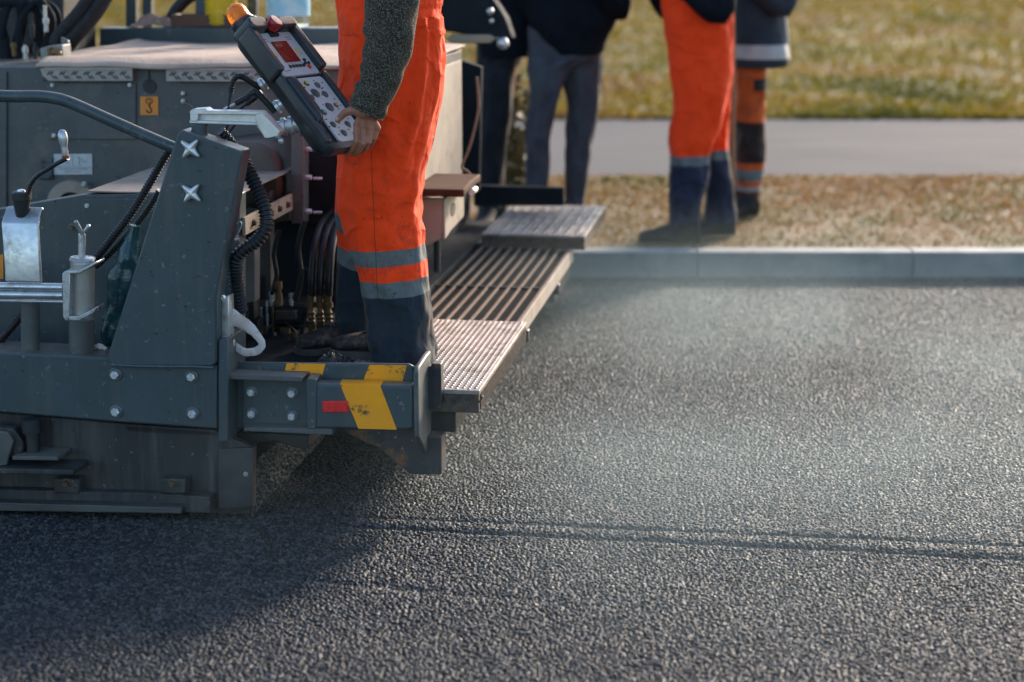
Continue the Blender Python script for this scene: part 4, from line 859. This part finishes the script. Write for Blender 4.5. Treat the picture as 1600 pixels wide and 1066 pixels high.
# ------------------------------------------------------------------ PEOPLE
def ell(cx, cy, cz, rx, ry, n=40, tx=0., ty=0., fn=None):
    out = []
    for k in range(n):
        a = 2*math.pi*k/n; c, s = math.cos(a), math.sin(a)
        e = .86; x = math.copysign(abs(c)**e, c)*rx; y = math.copysign(abs(s)**e, s)*ry
        d = fn(a) if fn else 0; out.append(Vector((cx+x*(1+d), cy+y*(1+d), cz+x*tx+y*ty)))
    return out
def rows_to_rings(rows, n=40, sub=6, wr=.008, seed=0, fn=None):
    """rows: (py, pxl, pxr, Ycentre, ry) measured on the photo; returns horizontal rings in metres"""
    key = []
    for (py, xl, xr, Y, ry) in rows:
        a, b = at(xl, py, Y), at(xr, py, Y); key.append(((a.x+b.x)/2, Y, a.z, abs(b.x-a.x)/2, ry, py))
    key = np.array(key); m = len(key); t = np.linspace(0, m-1, (m-1)*sub+1); out = []
    def cr(col):
        r_ = []
        for x in t:
            i = min(int(x), m-2); f = x-i; p0, p1, p2, p3 = key[max(i-1, 0), col], key[i, col], key[i+1, col], key[min(i+2, m-1), col]
            r_.append(.5*((2*p1)+(p2-p0)*f+(2*p0-5*p1+4*p2-p3)*f*f+(3*p1-p0-3*p2+p3)*f**3))
        return r_
    C6 = [cr(i) for i in range(6)]
    for i in range(len(t)):
        cx, cy, cz, rx, ry, py = (C6[j][i] for j in range(6)); rg_ = []
        for k in range(n):
            a = 2*math.pi*k/n; c, s = math.cos(a), math.sin(a); e = .88
            x = math.copysign(abs(c)**e, c); y = math.copysign(abs(s)**e, s)
            zz_ = cz*9+seed*5
            w_ = (float(vnoise(np.array(a*1.6+cz*4.), np.array(zz_), seed))-.5)*1.2+(float(vnoise(np.array(a*3.5-cz*7), np.array(zz_*1.7), seed+1))-.5)*.8
            dd = wr*w_+(fn(a, py) if fn else 0)
            rg_.append(Vector((cx+x*rx+c*dd*(.5 if abs(c) > .8 else 1), cy+y*ry+s*dd, cz)))
        out.append(rg_)
    return out
def shoe(mb, heel, ang, L=.29, w_=.05, h=.10):
    d = Vector((math.cos(ang), math.sin(ang), 0)); s_ = Vector((-d.y, d.x, 0)); heel = Vector(heel); rings = []
    for f, ww, hh in ((-.04, .5, .5), (0, .85, .95), (.12, .95, 1.25), (.3, .92, 1.2), (.42, .9, .95), (.58, 1.0, .72), (.75, 1.08, .60), (.9, .95, .52), (.98, .65, .42), (1.01, .3, .25)):
        c = heel+d*(L*f); rings.append([c+s_*(w_*ww*math.cos(2*math.pi*k/18))+Vector((0, 0, max(0, h*hh*.5+h*hh*.5*math.sin(2*math.pi*k/18)*(1.0)))) for k in range(18)])
    mb.loft(rings); return mb
def blob_body(name, parent, tubes, balls, voxel=.006, smooth_it=4):
    m_ = MB()
    for pts, rs in tubes:
        m_.tube(pts, rs, 14)
        for q, r_ in zip(pts, rs): m_.ball(q, r_*.985, 12)
    for c, r_, sq in balls: m_.ball(c, r_, 18, sq)
    o = m_.build(name, skin, parent, smooth=0)
    rm = o.modifiers.new('skin', 'REMESH'); rm.mode = 'VOXEL'; rm.voxel_size = voxel; rm.use_smooth_shade = True
    sm = o.modifiers.new('soft', 'SMOOTH'); sm.factor = .5; sm.iterations = smooth_it
    return o
def head_parts(c, face):          # c: centre of head, face: unit direction
    c = Vector(c); f = Vector(face).normalized(); s_ = Vector((-f.y, f.x, 0)); up_ = Vector((0, 0, 1))
    balls = [(c, .098, (1, 1, 1.18)), (c+f*.025-up_*.045, .075, (1, 1, 1.1)), (c+f*.10-up_*.012, .014, (1, 1, 1.3)), (c+f*.105-up_*.03, .016, (1, 1, .9)), (c+f*.088-up_*.065, .020, (1, 1, .5)), (c+f*.075-up_*.10, .028, (1, 1, .9))]
    for e in (-1, 1): balls += [(c+s_*(.095*e)-f*.005-up_*.01, .022, (.6, .6, 1.4)), (c+f*.083+s_*(.034*e)+up_*.004, .016, (1, 1, .7)), (c+f*.084+s_*(.034*e)+up_*.024, .014, (1, 1, .5))]
    return balls
def hairdo(parent, c, face, m=None, cap=None):
    f = Vector(face).normalized(); c = Vector(c)
    MB().ball(c-f*.018+Vector((0, 0, .028)), .108, 20, (1, 1, 1.02)).build('hair', m or hair_m, parent)
# ---- the operator on the footboard
op = thing('person', 'worker in orange dungarees and grey knit sweater standing on the footboard, hand on the console', 'person', (at(620, 560, 5.3).x, 5.3, BZ))
def child(o, par):                # meshes are modelled in world metres, keep them there
    o.parent = par; o.matrix_parent_inverse = Matrix.Translation(par.location).inverted(); return o
def lowfold(a, py):
    back = max(0, math.cos(a-R(-15)))          # the seat side, towards +x
    g = 0
    if 25 < py < 330:
        k = math.exp(-((py-60)/120)**2); g = back**1.2*k*.012*(math.sin(a*13+py*.012)+.5*math.sin(a*22+1.3+py*.02))
    if 10 < py < 45: g -= .006*back
    k2 = math.exp(-((py-330)/60)**2); g += .006*k2*back*math.sin(py*.16+a*3.)          # creases behind the knee
    k3 = math.exp(-((py-540)/45)**2); g += .006*k3*math.sin(py*.13+a*2.2+.7)             # bunched hem
    fr = max(0, math.cos(a-R(180))); g += .005*math.exp(-((py-150)/70)**2)*fr*math.sin(py*.11-a*4)
    nr = max(0, math.cos(a-R(270))); g += .006*math.exp(-((py-150)/110)**2)*nr*math.sin(a*9+py*.018)
    return g
YL = 5.31
rows = [(-70, 524, 702, 5.38, .155), (-40, 524, 700, 5.38, .15), (0, 527, 694, 5.38, .145), (25, 530, 690, 5.37, .145), (50, 532, 691, 5.37, .15), (90, 531, 694, 5.36, .155), (125, 529, 693, 5.35, .155), (160, 527, 689, 5.34, .15), (200, 527, 679, 5.33, .135), (240, 528, 669, 5.32, .12), (280, 526, 661, YL, .112), (320, 526, 657, YL, .11), (355, 534, 660, YL, .108), (385, 545, 665, YL, .106), (410, 552, 668, YL, .106), (440, 562, 669, YL, .105), (470, 569, 671, YL, .104), (500, 572, 675, YL, .103), (530, 574, 679, YL, .103), (560, 577, 683, YL, .102), (585, 578, 685, YL, .10)]
tro = MB().loft(rows_to_rings(rows, 72, 8, .019, 1, lowfold))
rows2 = [(150, 528, 660, 5.50, .11), (220, 527, 650, 5.52, .115), (290, 525, 640, 5.53, .11), (350, 526, 622, 5.53, .105), (410, 526, 605, 5.53, .10), (470, 525, 596, 5.53, .098), (520, 524, 590, 5.53, .098), (545, 524, 588, 5.53, .097)]
nf1 = len(tro.f); tro.loft(rows_to_rings(rows2, 48, 7, .012, 3))
zq = lambda x, y: at(x, y, YL-.09); 
tl = .085; zl = [zq(610, y).z - tl*zq(610, y).x for y in (391, 416, 441, 466)]
sA, sB = zq(581, 240), zq(594, 560); kk = (sB.x-sA.x)/(sB.z-sA.z)
m_tro = mat_trousers('hi_vis_dungarees', zl, [ORANGE, GREYT, ORANGE, GREYT, NAVY], tl, seam=[(sA.x, kk, sA.z, zq(0, 235).z), (zq(668, 300).x, .02, zq(0, 300).z, zq(0, 440).z)])
tl2 = -.22; z2 = [at(535, y, 5.44).z - tl2*at(535, y, 5.44).x for y in (340, 366, 391, 417)]
m_tro2 = mat_trousers('hi_vis_dungarees_far', z2, [ORANGE, GREYT, ORANGE, GREYT, NAVY], tl2)
do = child(tro.build('dungarees', m_tro, None, smooth=0), op); do.data.materials.append(m_tro2)
do.data.polygons.foreach_set('material_index', np.array([0 if i < nf1 else 1 for i in range(len(do.data.polygons))], dtype=np.int32)); do.data.shade_smooth()
# waistband and knee tape details
pk = MB().px([(0, 0), (1, 0), (1, 1)], 0, .1) if False else MB()
def patch(pts, Y, t_=.004):
    A = [at(x, y, Y) for x, y in pts]; B = [q+Vector((0, t_, 0)) for q in A]; return MB()._prism(A, B)
# elastic waistband with a stitched edge
wr_rows = [(20, 528, 692.5, 5.37, .152), (28, 530, 693, 5.37, .153), (40, 531, 693, 5.37, .153)]
o = MB().loft(rows_to_rings([(22, 527, 693, 5.375, .150), (30, 528.5, 693, 5.37, .152), (46, 530, 693.5, 5.37, .154), (52, 530.5, 693.5, 5.37, .153)], 56, 4, .006, 1, lowfold), cap=False).build('waistband', mat_trousers('orange_waistband', [], [ORANGE], 0., dirty=False), None, smooth=60); child(o, op)
# sweater sleeve (near arm) + torso
cl_ = [(640, -330, 5.10, .075), (640, -240, 5.07, .082), (632, -140, 5.04, .080), (622, -60, 5.02, .077), (612, 0, 5.01, .0745), (609.5, 45, 5.005, .0715), (604.5, 80, 5.0, .0665), (597, 112, 5.0, .0595), (587, 140, 5.0, .0545), (577, 163, 5.0, .0535), (571.5, 175, 5.0, .053)]
ctr = spline([at(x, y, Y) for x, y, Y, _ in cl_], 7); rr_ = np.interp(np.linspace(0, 1, len(ctr)), np.linspace(0, 1, len(cl_)), [c[3] for c in cl_])
rings = []
for i, q in enumerate(ctr):
    f_ = i/len(ctr); t_ = (ctr[min(i+1, len(ctr)-1)]-ctr[max(i-1, 0)]).normalized(); sd = t_.cross(Vector((0, 1, 0))).normalized(); bk = t_.cross(sd)
    ww = .0016*math.sin(i*.9+.4)*(1 if f_ > .5 else .5); rg_ = []
    for k in range(40):
        a = 2*math.pi*k/40; d = 1+.035*math.sin(a*3+i*.5)+.02*math.sin(a*5-i*.9); rg_.append(q+sd*(math.cos(a)*(rr_[i]+ww)*d)+bk*(math.sin(a)*(rr_[i]*.86+ww)*d))
    rings.append(rg_)
q = ctr[-1]; inner = [x.lerp(q, .25) for x in rings[-1]]; inner2 = [x.lerp(q, .3)-(ctr[-1]-ctr[-6]).normalized()*.03 for x in rings[-1]]
swm = MB().loft(rings+[inner, inner2], cap=True)
sh = at(640, -330, 5.10)
tz = [(-.02, 0, .17, .15), (.10, .0, .16, .15), (.22, .0, .165, .165), (.34, -.0, .165, .19), (.44, .0, .14, .20), (.50, .0, .10, .17), (.54, .0, .06, .07)]
cx_, cy_ = at(612, 0, 5.38).x, 5.38; z0_ = at(612, -70, 5.38).z
swm.loft([ell(cx_+.02, cy_, z0_+dz, rx*.92, ry*.98) for dz, _, rx, ry in tz])
far_sh = Vector((cx_+.03, 5.60, z0_+.42)); far_el = Vector((cx_+.02, 5.68, z0_+.10)); far_wr = Vector((cx_+.04, 5.66, z0_-.16))
swm.tube(spline([far_sh, far_el, far_wr], 8), list(np.linspace(.08, .048, 17)), 20)
child(swm.build('sweater', knit, None, smooth=60), op)
bibm = MB().loft([ell(cx_-.0, cy_, z0_+dz, rx, ry) for dz, rx, ry in ((-.015, .172, .155), (.05, .168, .158), (.12, .166, .164), (.20, .165, .172))], cap=False)
child(bibm.build('bib', mat_trousers('orange_bib', [], [ORANGE], 0., dirty=False), None, smooth=60), op)
# body: head, neck, arms and hands in one skin
def hp(px, py, Y): return at(px, py, Y)
YH = 5.015
wr = hp(571, 172, 5.0)
kn = [hp(557.5, 196, YH-.012), hp(568, 200, YH-.016), hp(579.5, 201, YH-.013), hp(589.5, 200, YH-.004)]
hand = [([hp(575, 150, 5.0), wr], [.030, .029])]
for i, k_ in enumerate(kn):
    hand.append(([wr+(k_-wr)*.1, wr.lerp(k_, .55), k_], [.020, .0125, .0108]))
hand += [([wr.lerp(kn[0], .75)+Vector((0, .007, 0)), wr.lerp(kn[3], .75)+Vector((0, .008, 0))], [.010, .009])]
fing = [([kn[0], hp(557, 221, YH-.020), hp(550, 234, YH-.004), hp(543.5, 241.5, YH+.012)], [.0098, .0090, .0080, .0068]),
        ([kn[1], hp(567.5, 224, YH-.024), hp(561, 236, YH-.004), hp(553, 242, YH+.018)], [.0096, .0088, .0078, .0066]),
        ([kn[2], hp(576.5, 222, YH-.018), hp(571, 232, YH+.002), hp(563, 238, YH+.022)], [.0092, .0083, .0073, .0062]),
        ([kn[3], hp(585, 217, YH-.006), hp(580, 226, YH+.010), hp(573, 232, YH+.026)], [.0082, .0073, .0064, .0056]),
        ([wr+Vector((-.008, -.004, -.004)), hp(551, 172, YH-.016), hp(538, 177, YH-.010), hp(528, 187.5, YH-.006)], [.0190, .0135, .0112, .0090])]
hc = Vector((cx_-.02, cy_+.01, z0_+.70)); fdir = Vector((-.92, -.25, 0))
chest = Vector((cx_+.02, cy_, z0_+.25)); pel = Vector((cx_+.02, cy_, z0_-.12)); neck = Vector((cx_+.01, cy_, z0_+.55)); shn = at(640, -330, 5.12)
tubes = hand+fing+[([chest, neck, hc], [.10, .06, .055]), ([chest+Vector((0, 0, .14)), shn, ctr[28], ctr[42], hp(575, 150, 5.0)], [.06, .05, .045, .042, .030]), ([chest+Vector((0, 0, .14)), far_sh, far_el, far_wr, far_wr+Vector((.0, -.0, -.08))], [.06, .05, .04, .030, .032]),
    ([chest, pel], [.11, .11]), ([pel, Vector((at(600, 320, YL).x, YL, at(600, 320, YL).z)), Vector((at(630, 560, YL).x, YL, BZ+.07))], [.09, .055, .04]), ([pel, Vector((at(580, 350, 5.53).x, 5.53, at(580, 350, 5.53).z)), Vector((at(565, 540, 5.53).x, 5.53, BZ+.07))], [.08, .055, .04])]
for i in range(4):
    b0 = far_wr+Vector((-.033+.022*i, 0, -.09)); tubes.append(([b0, b0+Vector((-.005, -.005, -.045)), b0+Vector((-.01, -.02, -.075))], [.0098, .009, .008]))
tubes.append(([far_wr+Vector((-.02, -.01, -.04)), far_wr+Vector((-.05, -.02, -.09))], [.012, .010]))
child(blob_body('body', None, tubes, head_parts(hc, fdir), .0021, 2), op)
h_ = MB().ball(hc-fdir*.018+Vector((0, 0, .028)), .108, 20).build('hair', hair_m); child(h_, op)
nl = MB().ball(hp(526.5, 186, YH-.0145), .0052, 12, (1, .5, 1.2)); child(nl.build('thumbnail', mat('nail', (.55, .33, .25), None, 10, .3)), op)
def workboot(heel, ang, L):
    heel = Vector(heel); bo = MB(); shoe(bo, heel+Vector((0, 0, .018)), ang, L, .049, .088); d = Vector((math.cos(ang), math.sin(ang), 0)); s_ = Vector((-d.y, d.x, 0))
    bo.tube([heel+d*.055+Vector((0, 0, .04)), heel+d*.055+Vector((0, 0, .12)), heel+d*.05+Vector((0, 0, .19))], [.056, .050, .052], 20)
    bt = bo.build('boot', bootm, smooth=60); child(bt, op)
    so = MB(); out = []
    for f, w_ in ((-.05, .030), (.0, .046), (.15, .046), (.32, .042), (.5, .048), (.75, .056), (.92, .048), (1.0, .032), (1.03, .012)): out.append((f*L, w_))
    poly = [heel+d*a+s_*b for a, b in out]+[heel+d*a-s_*b for a, b in out[::-1]]
    so._prism(poly, [q+Vector((0, 0, .024)) for q in poly]); so.build('sole', mat('dusty_sole', (.07, .06, .05), (.12, .10, .085), 30, .85, bump=.4), bt)
    la = MB()
    for i in range(4):
        c = heel+d*(.33+.085*i)*L+Vector((0, 0, .018+.104-.0125*i)); la.tube([c-s_*.022, c-s_*.008+Vector((0, 0, .006)), c+s_*.022+d*.012], .0028, 6); la.tube([c+s_*.022, c+s_*.008+Vector((0, 0, .006)), c-s_*.022+d*.012], .0028, 6)
    la.build('laces', mat('grey_laces', (.10, .09, .075), None, 10, .9), bt)
workboot((at(662, 560, YL).x, YL+.01, BZ+.001), R(176), .28)
workboot((at(588, 540, 5.53).x, 5.56, BZ-.014), R(215), .28)
# ---- people on the verge
def bystander(label, rows_list, Y, tmat, jrows, jmat, shoes, face, extra=None, wr=.028, voxel=.012):
    base = at(rows_list[0][-1][1], 380, Y); t = thing('person', label, 'person', (base.x, Y, KZ))
    m_ = MB()
    for i, rws in enumerate(rows_list): m_.loft(rows_to_rings(rws, 40, 6, wr, 5+i))
    child(m_.build('trousers', tmat, None, smooth=60), t)
    jm = MB().loft(rows_to_rings(jrows, 44, 6, .010, 9)); jt = jrows[0]
    top = at((jt[1]+jt[2])/2, jt[0], jt[3])
    hz = KZ+1.64
    jm.loft([ell(top.x, jt[3], top.z+(hz-.18-top.z)*f, rx, ry) for f, rx, ry in ((-.05, abs(at(jt[2], 0, Y).x-at(jt[1], 0, Y).x)/2, jt[4]), (.3, .19, .15), (.6, .21, .15), (.85, .20, .13), (.96, .13, .09), (1.02, .07, .07))])
    f = Vector(face).normalized(); s_ = Vector((-f.y, f.x, 0)); shz = hz-.25; arms = []
    for e in (-1, 1):
        A = Vector((top.x, jt[3], shz))+s_*(.20*e); B = A+s_*(.04*e)+Vector((0, 0, -.25)); C_ = B+f*.18-s_*(.10*e)+Vector((0, 0, .16)); D = C_+f*.05-s_*(.06*e)+Vector((0, 0, .05))
        if extra and e in extra: B, C_, D = extra[e](A)
        jm.tube(spline([A, B, C_], 6), list(np.linspace(.078, .052, 13)), 18); arms.append((A, B, C_, D))
    child(jm.build('jacket', jmat, None, smooth=60), t)
    hc = Vector((top.x, jt[3], hz)); ch = Vector((top.x, jt[3], hz-.4)); pe = Vector((top.x, jt[3], KZ+.95))
    tb = [([ch, hc-Vector((0, 0, .16)), hc], [.1, .058, .055]), ([ch, pe], [.1, .1])]
    for A, B, C_, D in arms:
        tb.append(([ch+Vector((0, 0, .12)), A, B, C_, D], [.06, .05, .042, .032, .032]))
        fd = (D-C_).normalized(); sd = fd.cross(Vector((0, 0, 1))).normalized() if abs(fd.z) < .95 else Vector((1, 0, 0))
        for i in range(4): b0 = D+sd*(.02*(i-1.5)); tb.append(([b0, b0+fd*.045, b0+fd*.07+Vector((0, 0, -.02))], [.010, .009, .008]))
        tb.append(([D-sd*.02, D-sd*.055+fd*.02], [.012, .010]))
    for i, rws in enumerate(rows_list):
        cs_ = [at((r_[1]+r_[2])/2, r_[0], r_[3]) for r_ in rws[2:]]
        tb.append(([pe]+cs_[:-1]+[Vector((cs_[-1].x, cs_[-1].y, KZ+.09))], [.08]+list(np.linspace(.05, .035, len(cs_)))))
    child(blob_body('body', None, tb, head_parts(hc, f), voxel, 3), t)
    h_ = MB().ball(hc-f*.018+Vector((0, 0, .028)), .108, 20).build('hair', hair_m); child(h_, t)
    for hx, Yh, an, L in shoes:
        child(shoe(MB(), (hx, Yh, KZ+.001), an, L, .055, .12).build('boot', bootm2, None), t)
    return t
Y1 = 9.2
bystander('man in black jacket and grey jeans standing behind the far footboard', [[(40, 824, 942, Y1, .12), (85, 824, 940, Y1, .125), (110, 824, 894, Y1-.02, .10), (150, 826, 876, Y1-.04, .085), (200, 823, 863, Y1-.04, .08), (240, 821, 858, Y1-.04, .075), (290, 822, 857, Y1-.04, .075), (352, 822, 857, Y1-.04, .075)],
    [(60, 870, 942, Y1+.05, .11), (110, 872, 940, Y1+.05, .10), (155, 885, 936, Y1+.05, .085), (205, 884, 930, Y1+.05, .08), (228, 884, 926, Y1+.05, .078), (260, 882, 922, Y1+.05, .078), (310, 882, 914, Y1+.05, .075), (352, 880, 914, Y1+.05, .075)]], Y1, jeans_m,
    [(-40, 812, 974, Y1, .17), (0, 815, 972, Y1, .17), (35, 824, 962, Y1, .165), (60, 836, 950, Y1, .15), (78, 848, 944, Y1, .135), (84, 856, 938, Y1, .125)], jacket_m,
    [(at(848, 352, Y1).x, Y1-.04, R(-110), .28), (at(900, 352, Y1).x, Y1+.05, R(-80), .28)], (-.3, -1, 0))
Y2 = 9.35
bystander('person all in black standing between the paver and the man in grey jeans', [[(60, 742, 826, Y2, .12), (110, 744, 806, Y2, .105), (180, 744, 800, Y2, .09), (250, 746, 788, Y2, .08), (348, 746, 784, Y2, .078)], [(60, 768, 828, Y2+.06, .11), (130, 766, 800, Y2+.08, .09), (220, 760, 792, Y2+.1, .08), (348, 756, 786, Y2+.1, .078)]], Y2, blackpants,
    [(-40, 730, 850, Y2, .16), (0, 734, 846, Y2, .16), (50, 742, 838, Y2, .15), (88, 748, 830, Y2, .13)], jacket_m, [(at(765, 350, Y2).x, Y2, R(-100), .28), (at(775, 350, Y2).x, Y2+.1, R(-70), .28)], (.2, -1, 0))
Y3 = 8.95
zB = lambda y: at(1075, y, Y3-.08).z
m3 = mat_trousers('orange_trousers', [zB(248), zB(263)], [ORANGE, GREYT, NAVY2], .02, dirty=False, foldscale=7.)
bystander('worker in bright orange trousers with navy cuffs and dark jacket standing at the kerb', [[(-30, 1030, 1144, Y3, .13), (0, 1031, 1143, Y3, .13), (40, 1036, 1146, Y3, .135), (80, 1042, 1146, Y3, .13), (130, 1048, 1142, Y3-.02, .115), (170, 1050, 1134, Y3-.04, .105), (210, 1046, 1122, Y3-.06, .098), (245, 1046, 1108, Y3-.06, .094), (280, 1046, 1106, Y3-.06, .092), (320, 1045, 1098, Y3-.06, .09), (357, 1042, 1092, Y3-.06, .09)],
    [(60, 1075, 1147, Y3+.1, .11), (140, 1085, 1142, Y3+.12, .10), (200, 1096, 1138, Y3+.14, .09), (245, 1100, 1140, Y3+.15, .088), (290, 1102, 1146, Y3+.15, .086), (346, 1100, 1152, Y3+.15, .086)]], Y3, m3,
    [(-60, 1034, 1140, Y3, .145), (-30, 1034, 1142, Y3, .148), (-10, 1040, 1143, Y3, .146), (4, 1056, 1143, Y3, .143), (16, 1078, 1138, Y3, .142), (27, 1098, 1122, Y3, .138)], jacket_m,
    [(at(1086, 372, Y3).x, Y3-.10, R(180), .29), (at(1150, 355, Y3).x, Y3+.14, R(192), .27)], (-.9, -.4, 0))
Y4 = 9.75
zD = lambda y: at(1170, y, Y4-.08).z
BRN = (.55, .10, .02); BLK = (.025, .018, .018)
m4 = mat_trousers('patched_orange_trousers', [zD(192), zD(256), zD(266), zD(284), zD(292), zD(300)], [BRN, BLK, BRN, GREYT, BRN, (.30, .31, .30), (.10, .03, .015)], .0, dirty=True)
pd = bystander('worker in navy jacket with pale tape and patched orange trousers behind the kerbside worker', [[(60, 1144, 1204, Y4, .12), (105, 1146, 1198, Y4, .11), (150, 1148, 1196, Y4, .10), (200, 1150, 1195, Y4, .095), (250, 1150, 1194, Y4, .09), (300, 1150, 1190, Y4, .085), (322, 1152, 1186, Y4, .085)], [(90, 1140, 1185, Y4+.16, .11), (160, 1140, 1180, Y4+.18, .095), (240, 1142, 1178, Y4+.19, .085), (318, 1146, 1176, Y4+.2, .085)]], Y4, m4,
    [(-40, 1134, 1216, Y4, .165), (0, 1136, 1220, Y4, .17), (40, 1138, 1226, Y4, .175), (80, 1140, 1231, Y4, .18), (98, 1142, 1232, Y4, .18), (104, 1144, 1226, Y4, .17)], navyj,
    [(at(1178, 330, Y4).x, Y4-.02, R(215), .26), (at(1176, 328, Y4).x, Y4+.2, R(200), .26)], (-.8, -.6, 0))
tp_ = MB().loft(rows_to_rings([(68, 1138, 1230.5, Y4, .187), (78, 1138.5, 1232, Y4, .188), (90, 1139, 1233, Y4, .189)], 44, 3, .010, 9), cap=False); child(tp_.build('reflective_tape', reflect_m, None, smooth=60), pd)
a = MB().tube([at(1220, -30, Y4-.06), at(1224, 20, Y4-.06), at(1229, 72, Y4-.05), at(1231, 94, Y4-.05)], [.022, .022, .024, .02], 12, flat=.7); child(a.build('reflective_tape', reflect_m, None), pd)
a = MB().px([(0, 0), (1, 0), (1, 1)], 0, 1) if False else MB()
a.loft(rows_to_rings([(122, 1166, 1197.5, Y4-.02, .104), (130, 1166, 1197.5, Y4-.02, .104), (140, 1170, 1197, Y4-.02, .102)], 30, 2, .003, 3)); child(a.build('pocket_patch', mat('black_patch', (.02, .018, .018), None, 10, .8), None), pd)
topl(MB().tube([at(1143, -60, 9.35), at(1144.5, 100, 9.35), Vector((at(1146, 260, 9.35).x, 9.38, KZ+.0))], .0165, 12), 'wooden_pole', mat('brown_pole', (.28, .13, .06), (.20, .09, .04), 20, .6), 'brown wooden tool handle upright between the two workers at the kerb', 'pole')
# ---- leafy weed between the bystanders
Y5 = 9.9; stm, lf = MB(), MB(); r2 = random.Random(3); base = at(806, 300, Y5)
wd_ = thing('weed', 'tall leafy weed on the verge between the black-clad person and the man in jeans', 'plant', (base.x, Y5, KZ))
for i in range(9):
    x0_ = r2.uniform(-.04, .04); tip = Vector((x0_+r2.uniform(-.10, .10), r2.uniform(-.12, .12), r2.uniform(.35, .95))); pts = spline([Vector((x0_, r2.uniform(-.03, .03), 0)), tip*.55+Vector((x0_*.5, 0, 0)), tip], 8); stm.tube(pts, .005, 6)
    for q in pts[2:]:
        for _ in range(5):
            d = Vector((r2.uniform(-1, 1), r2.uniform(-1, 1), r2.uniform(-.3, .8))).normalized(); L = r2.uniform(.04, .085); s_ = d.orthogonal().normalized()*L*.28
            lf.add([q, q+d*L*.5+s_, q+d*L, q+d*L*.5-s_+Vector((0, 0, .006))], [(0, 1, 2), (0, 2, 3)])
stm.build('stem', mat('weed_stem', (.12, .10, .04), None, 10, .7), wd_); lf.build('leaves', mat('weed_leaf', (.10, .10, .03), (.26, .19, .08), 9, .6), wd_, smooth=0)

# ------------------------------------------------------------------ steam drifting off the hot mat
def steam():
    c = PO+U*1.5+V*1.2; sx, sy, sz = 1.9, 2.65, .50
    o = MB().box(-1, 1, -1, 1, 0, 1).build('steam', None or concrete, None, smooth=0)
    o.data.materials.clear(); o.location = (c.x, c.y, .02); o.scale = (sx, sy, sz); o.rotation_euler = (0, 0, -TH)
    m = bpy.data.materials.new('steam'); m.use_nodes = True; n = m.node_tree.nodes; l = m.node_tree.links; n.remove(n['Principled BSDF'])
    pv = n.new('ShaderNodeVolumePrincipled'); pv.inputs['Color'].default_value = (.64, .85, .90, 1); pv.inputs['Anisotropy'].default_value = .35
    tc = n.new('ShaderNodeTexCoord'); sp_ = n.new('ShaderNodeSeparateXYZ'); l.new(tc.outputs['Object'], sp_.inputs[0])
    mp = n.new('ShaderNodeMapping'); mp.inputs['Scale'].default_value = (1.5, 1.9, .7); mp.inputs['Location'].default_value = (.35, .2, 0); l.new(tc.outputs['Object'], mp.inputs[0])
    f = noise(n, l, mp.outputs[0], 1., 3, .55); r = ramp(n, [(.42, .05), (.64, 1.)]); l.new(f, r.inputs[0])
    ex = lambda i: mathn(n, l, 'SUBTRACT', 1., mathn(n, l, 'POWER', mathn(n, l, 'ABSOLUTE', sp_.outputs[i]), 2.))
    d = mathn(n, l, 'MULTIPLY', mathn(n, l, 'MULTIPLY', ex(0), ex(1)), mathn(n, l, 'SUBTRACT', 1., sp_.outputs[2]))
    d = mathn(n, l, 'MULTIPLY', mathn(n, l, 'MULTIPLY', d, r.outputs[0]), STEAM)
    l.new(d, pv.inputs['Density']); l.new(pv.outputs[0], n['Material Output'].inputs['Volume']); o.data.materials.append(m)
    o['kind'] = 'stuff'; o['label'] = 'thin pale steam drifting over the fresh asphalt'; o['category'] = 'steam'
STEAM = .22
steam()
S.cycles.volume_step_rate = 3.0; S.cycles.volume_max_steps = 64
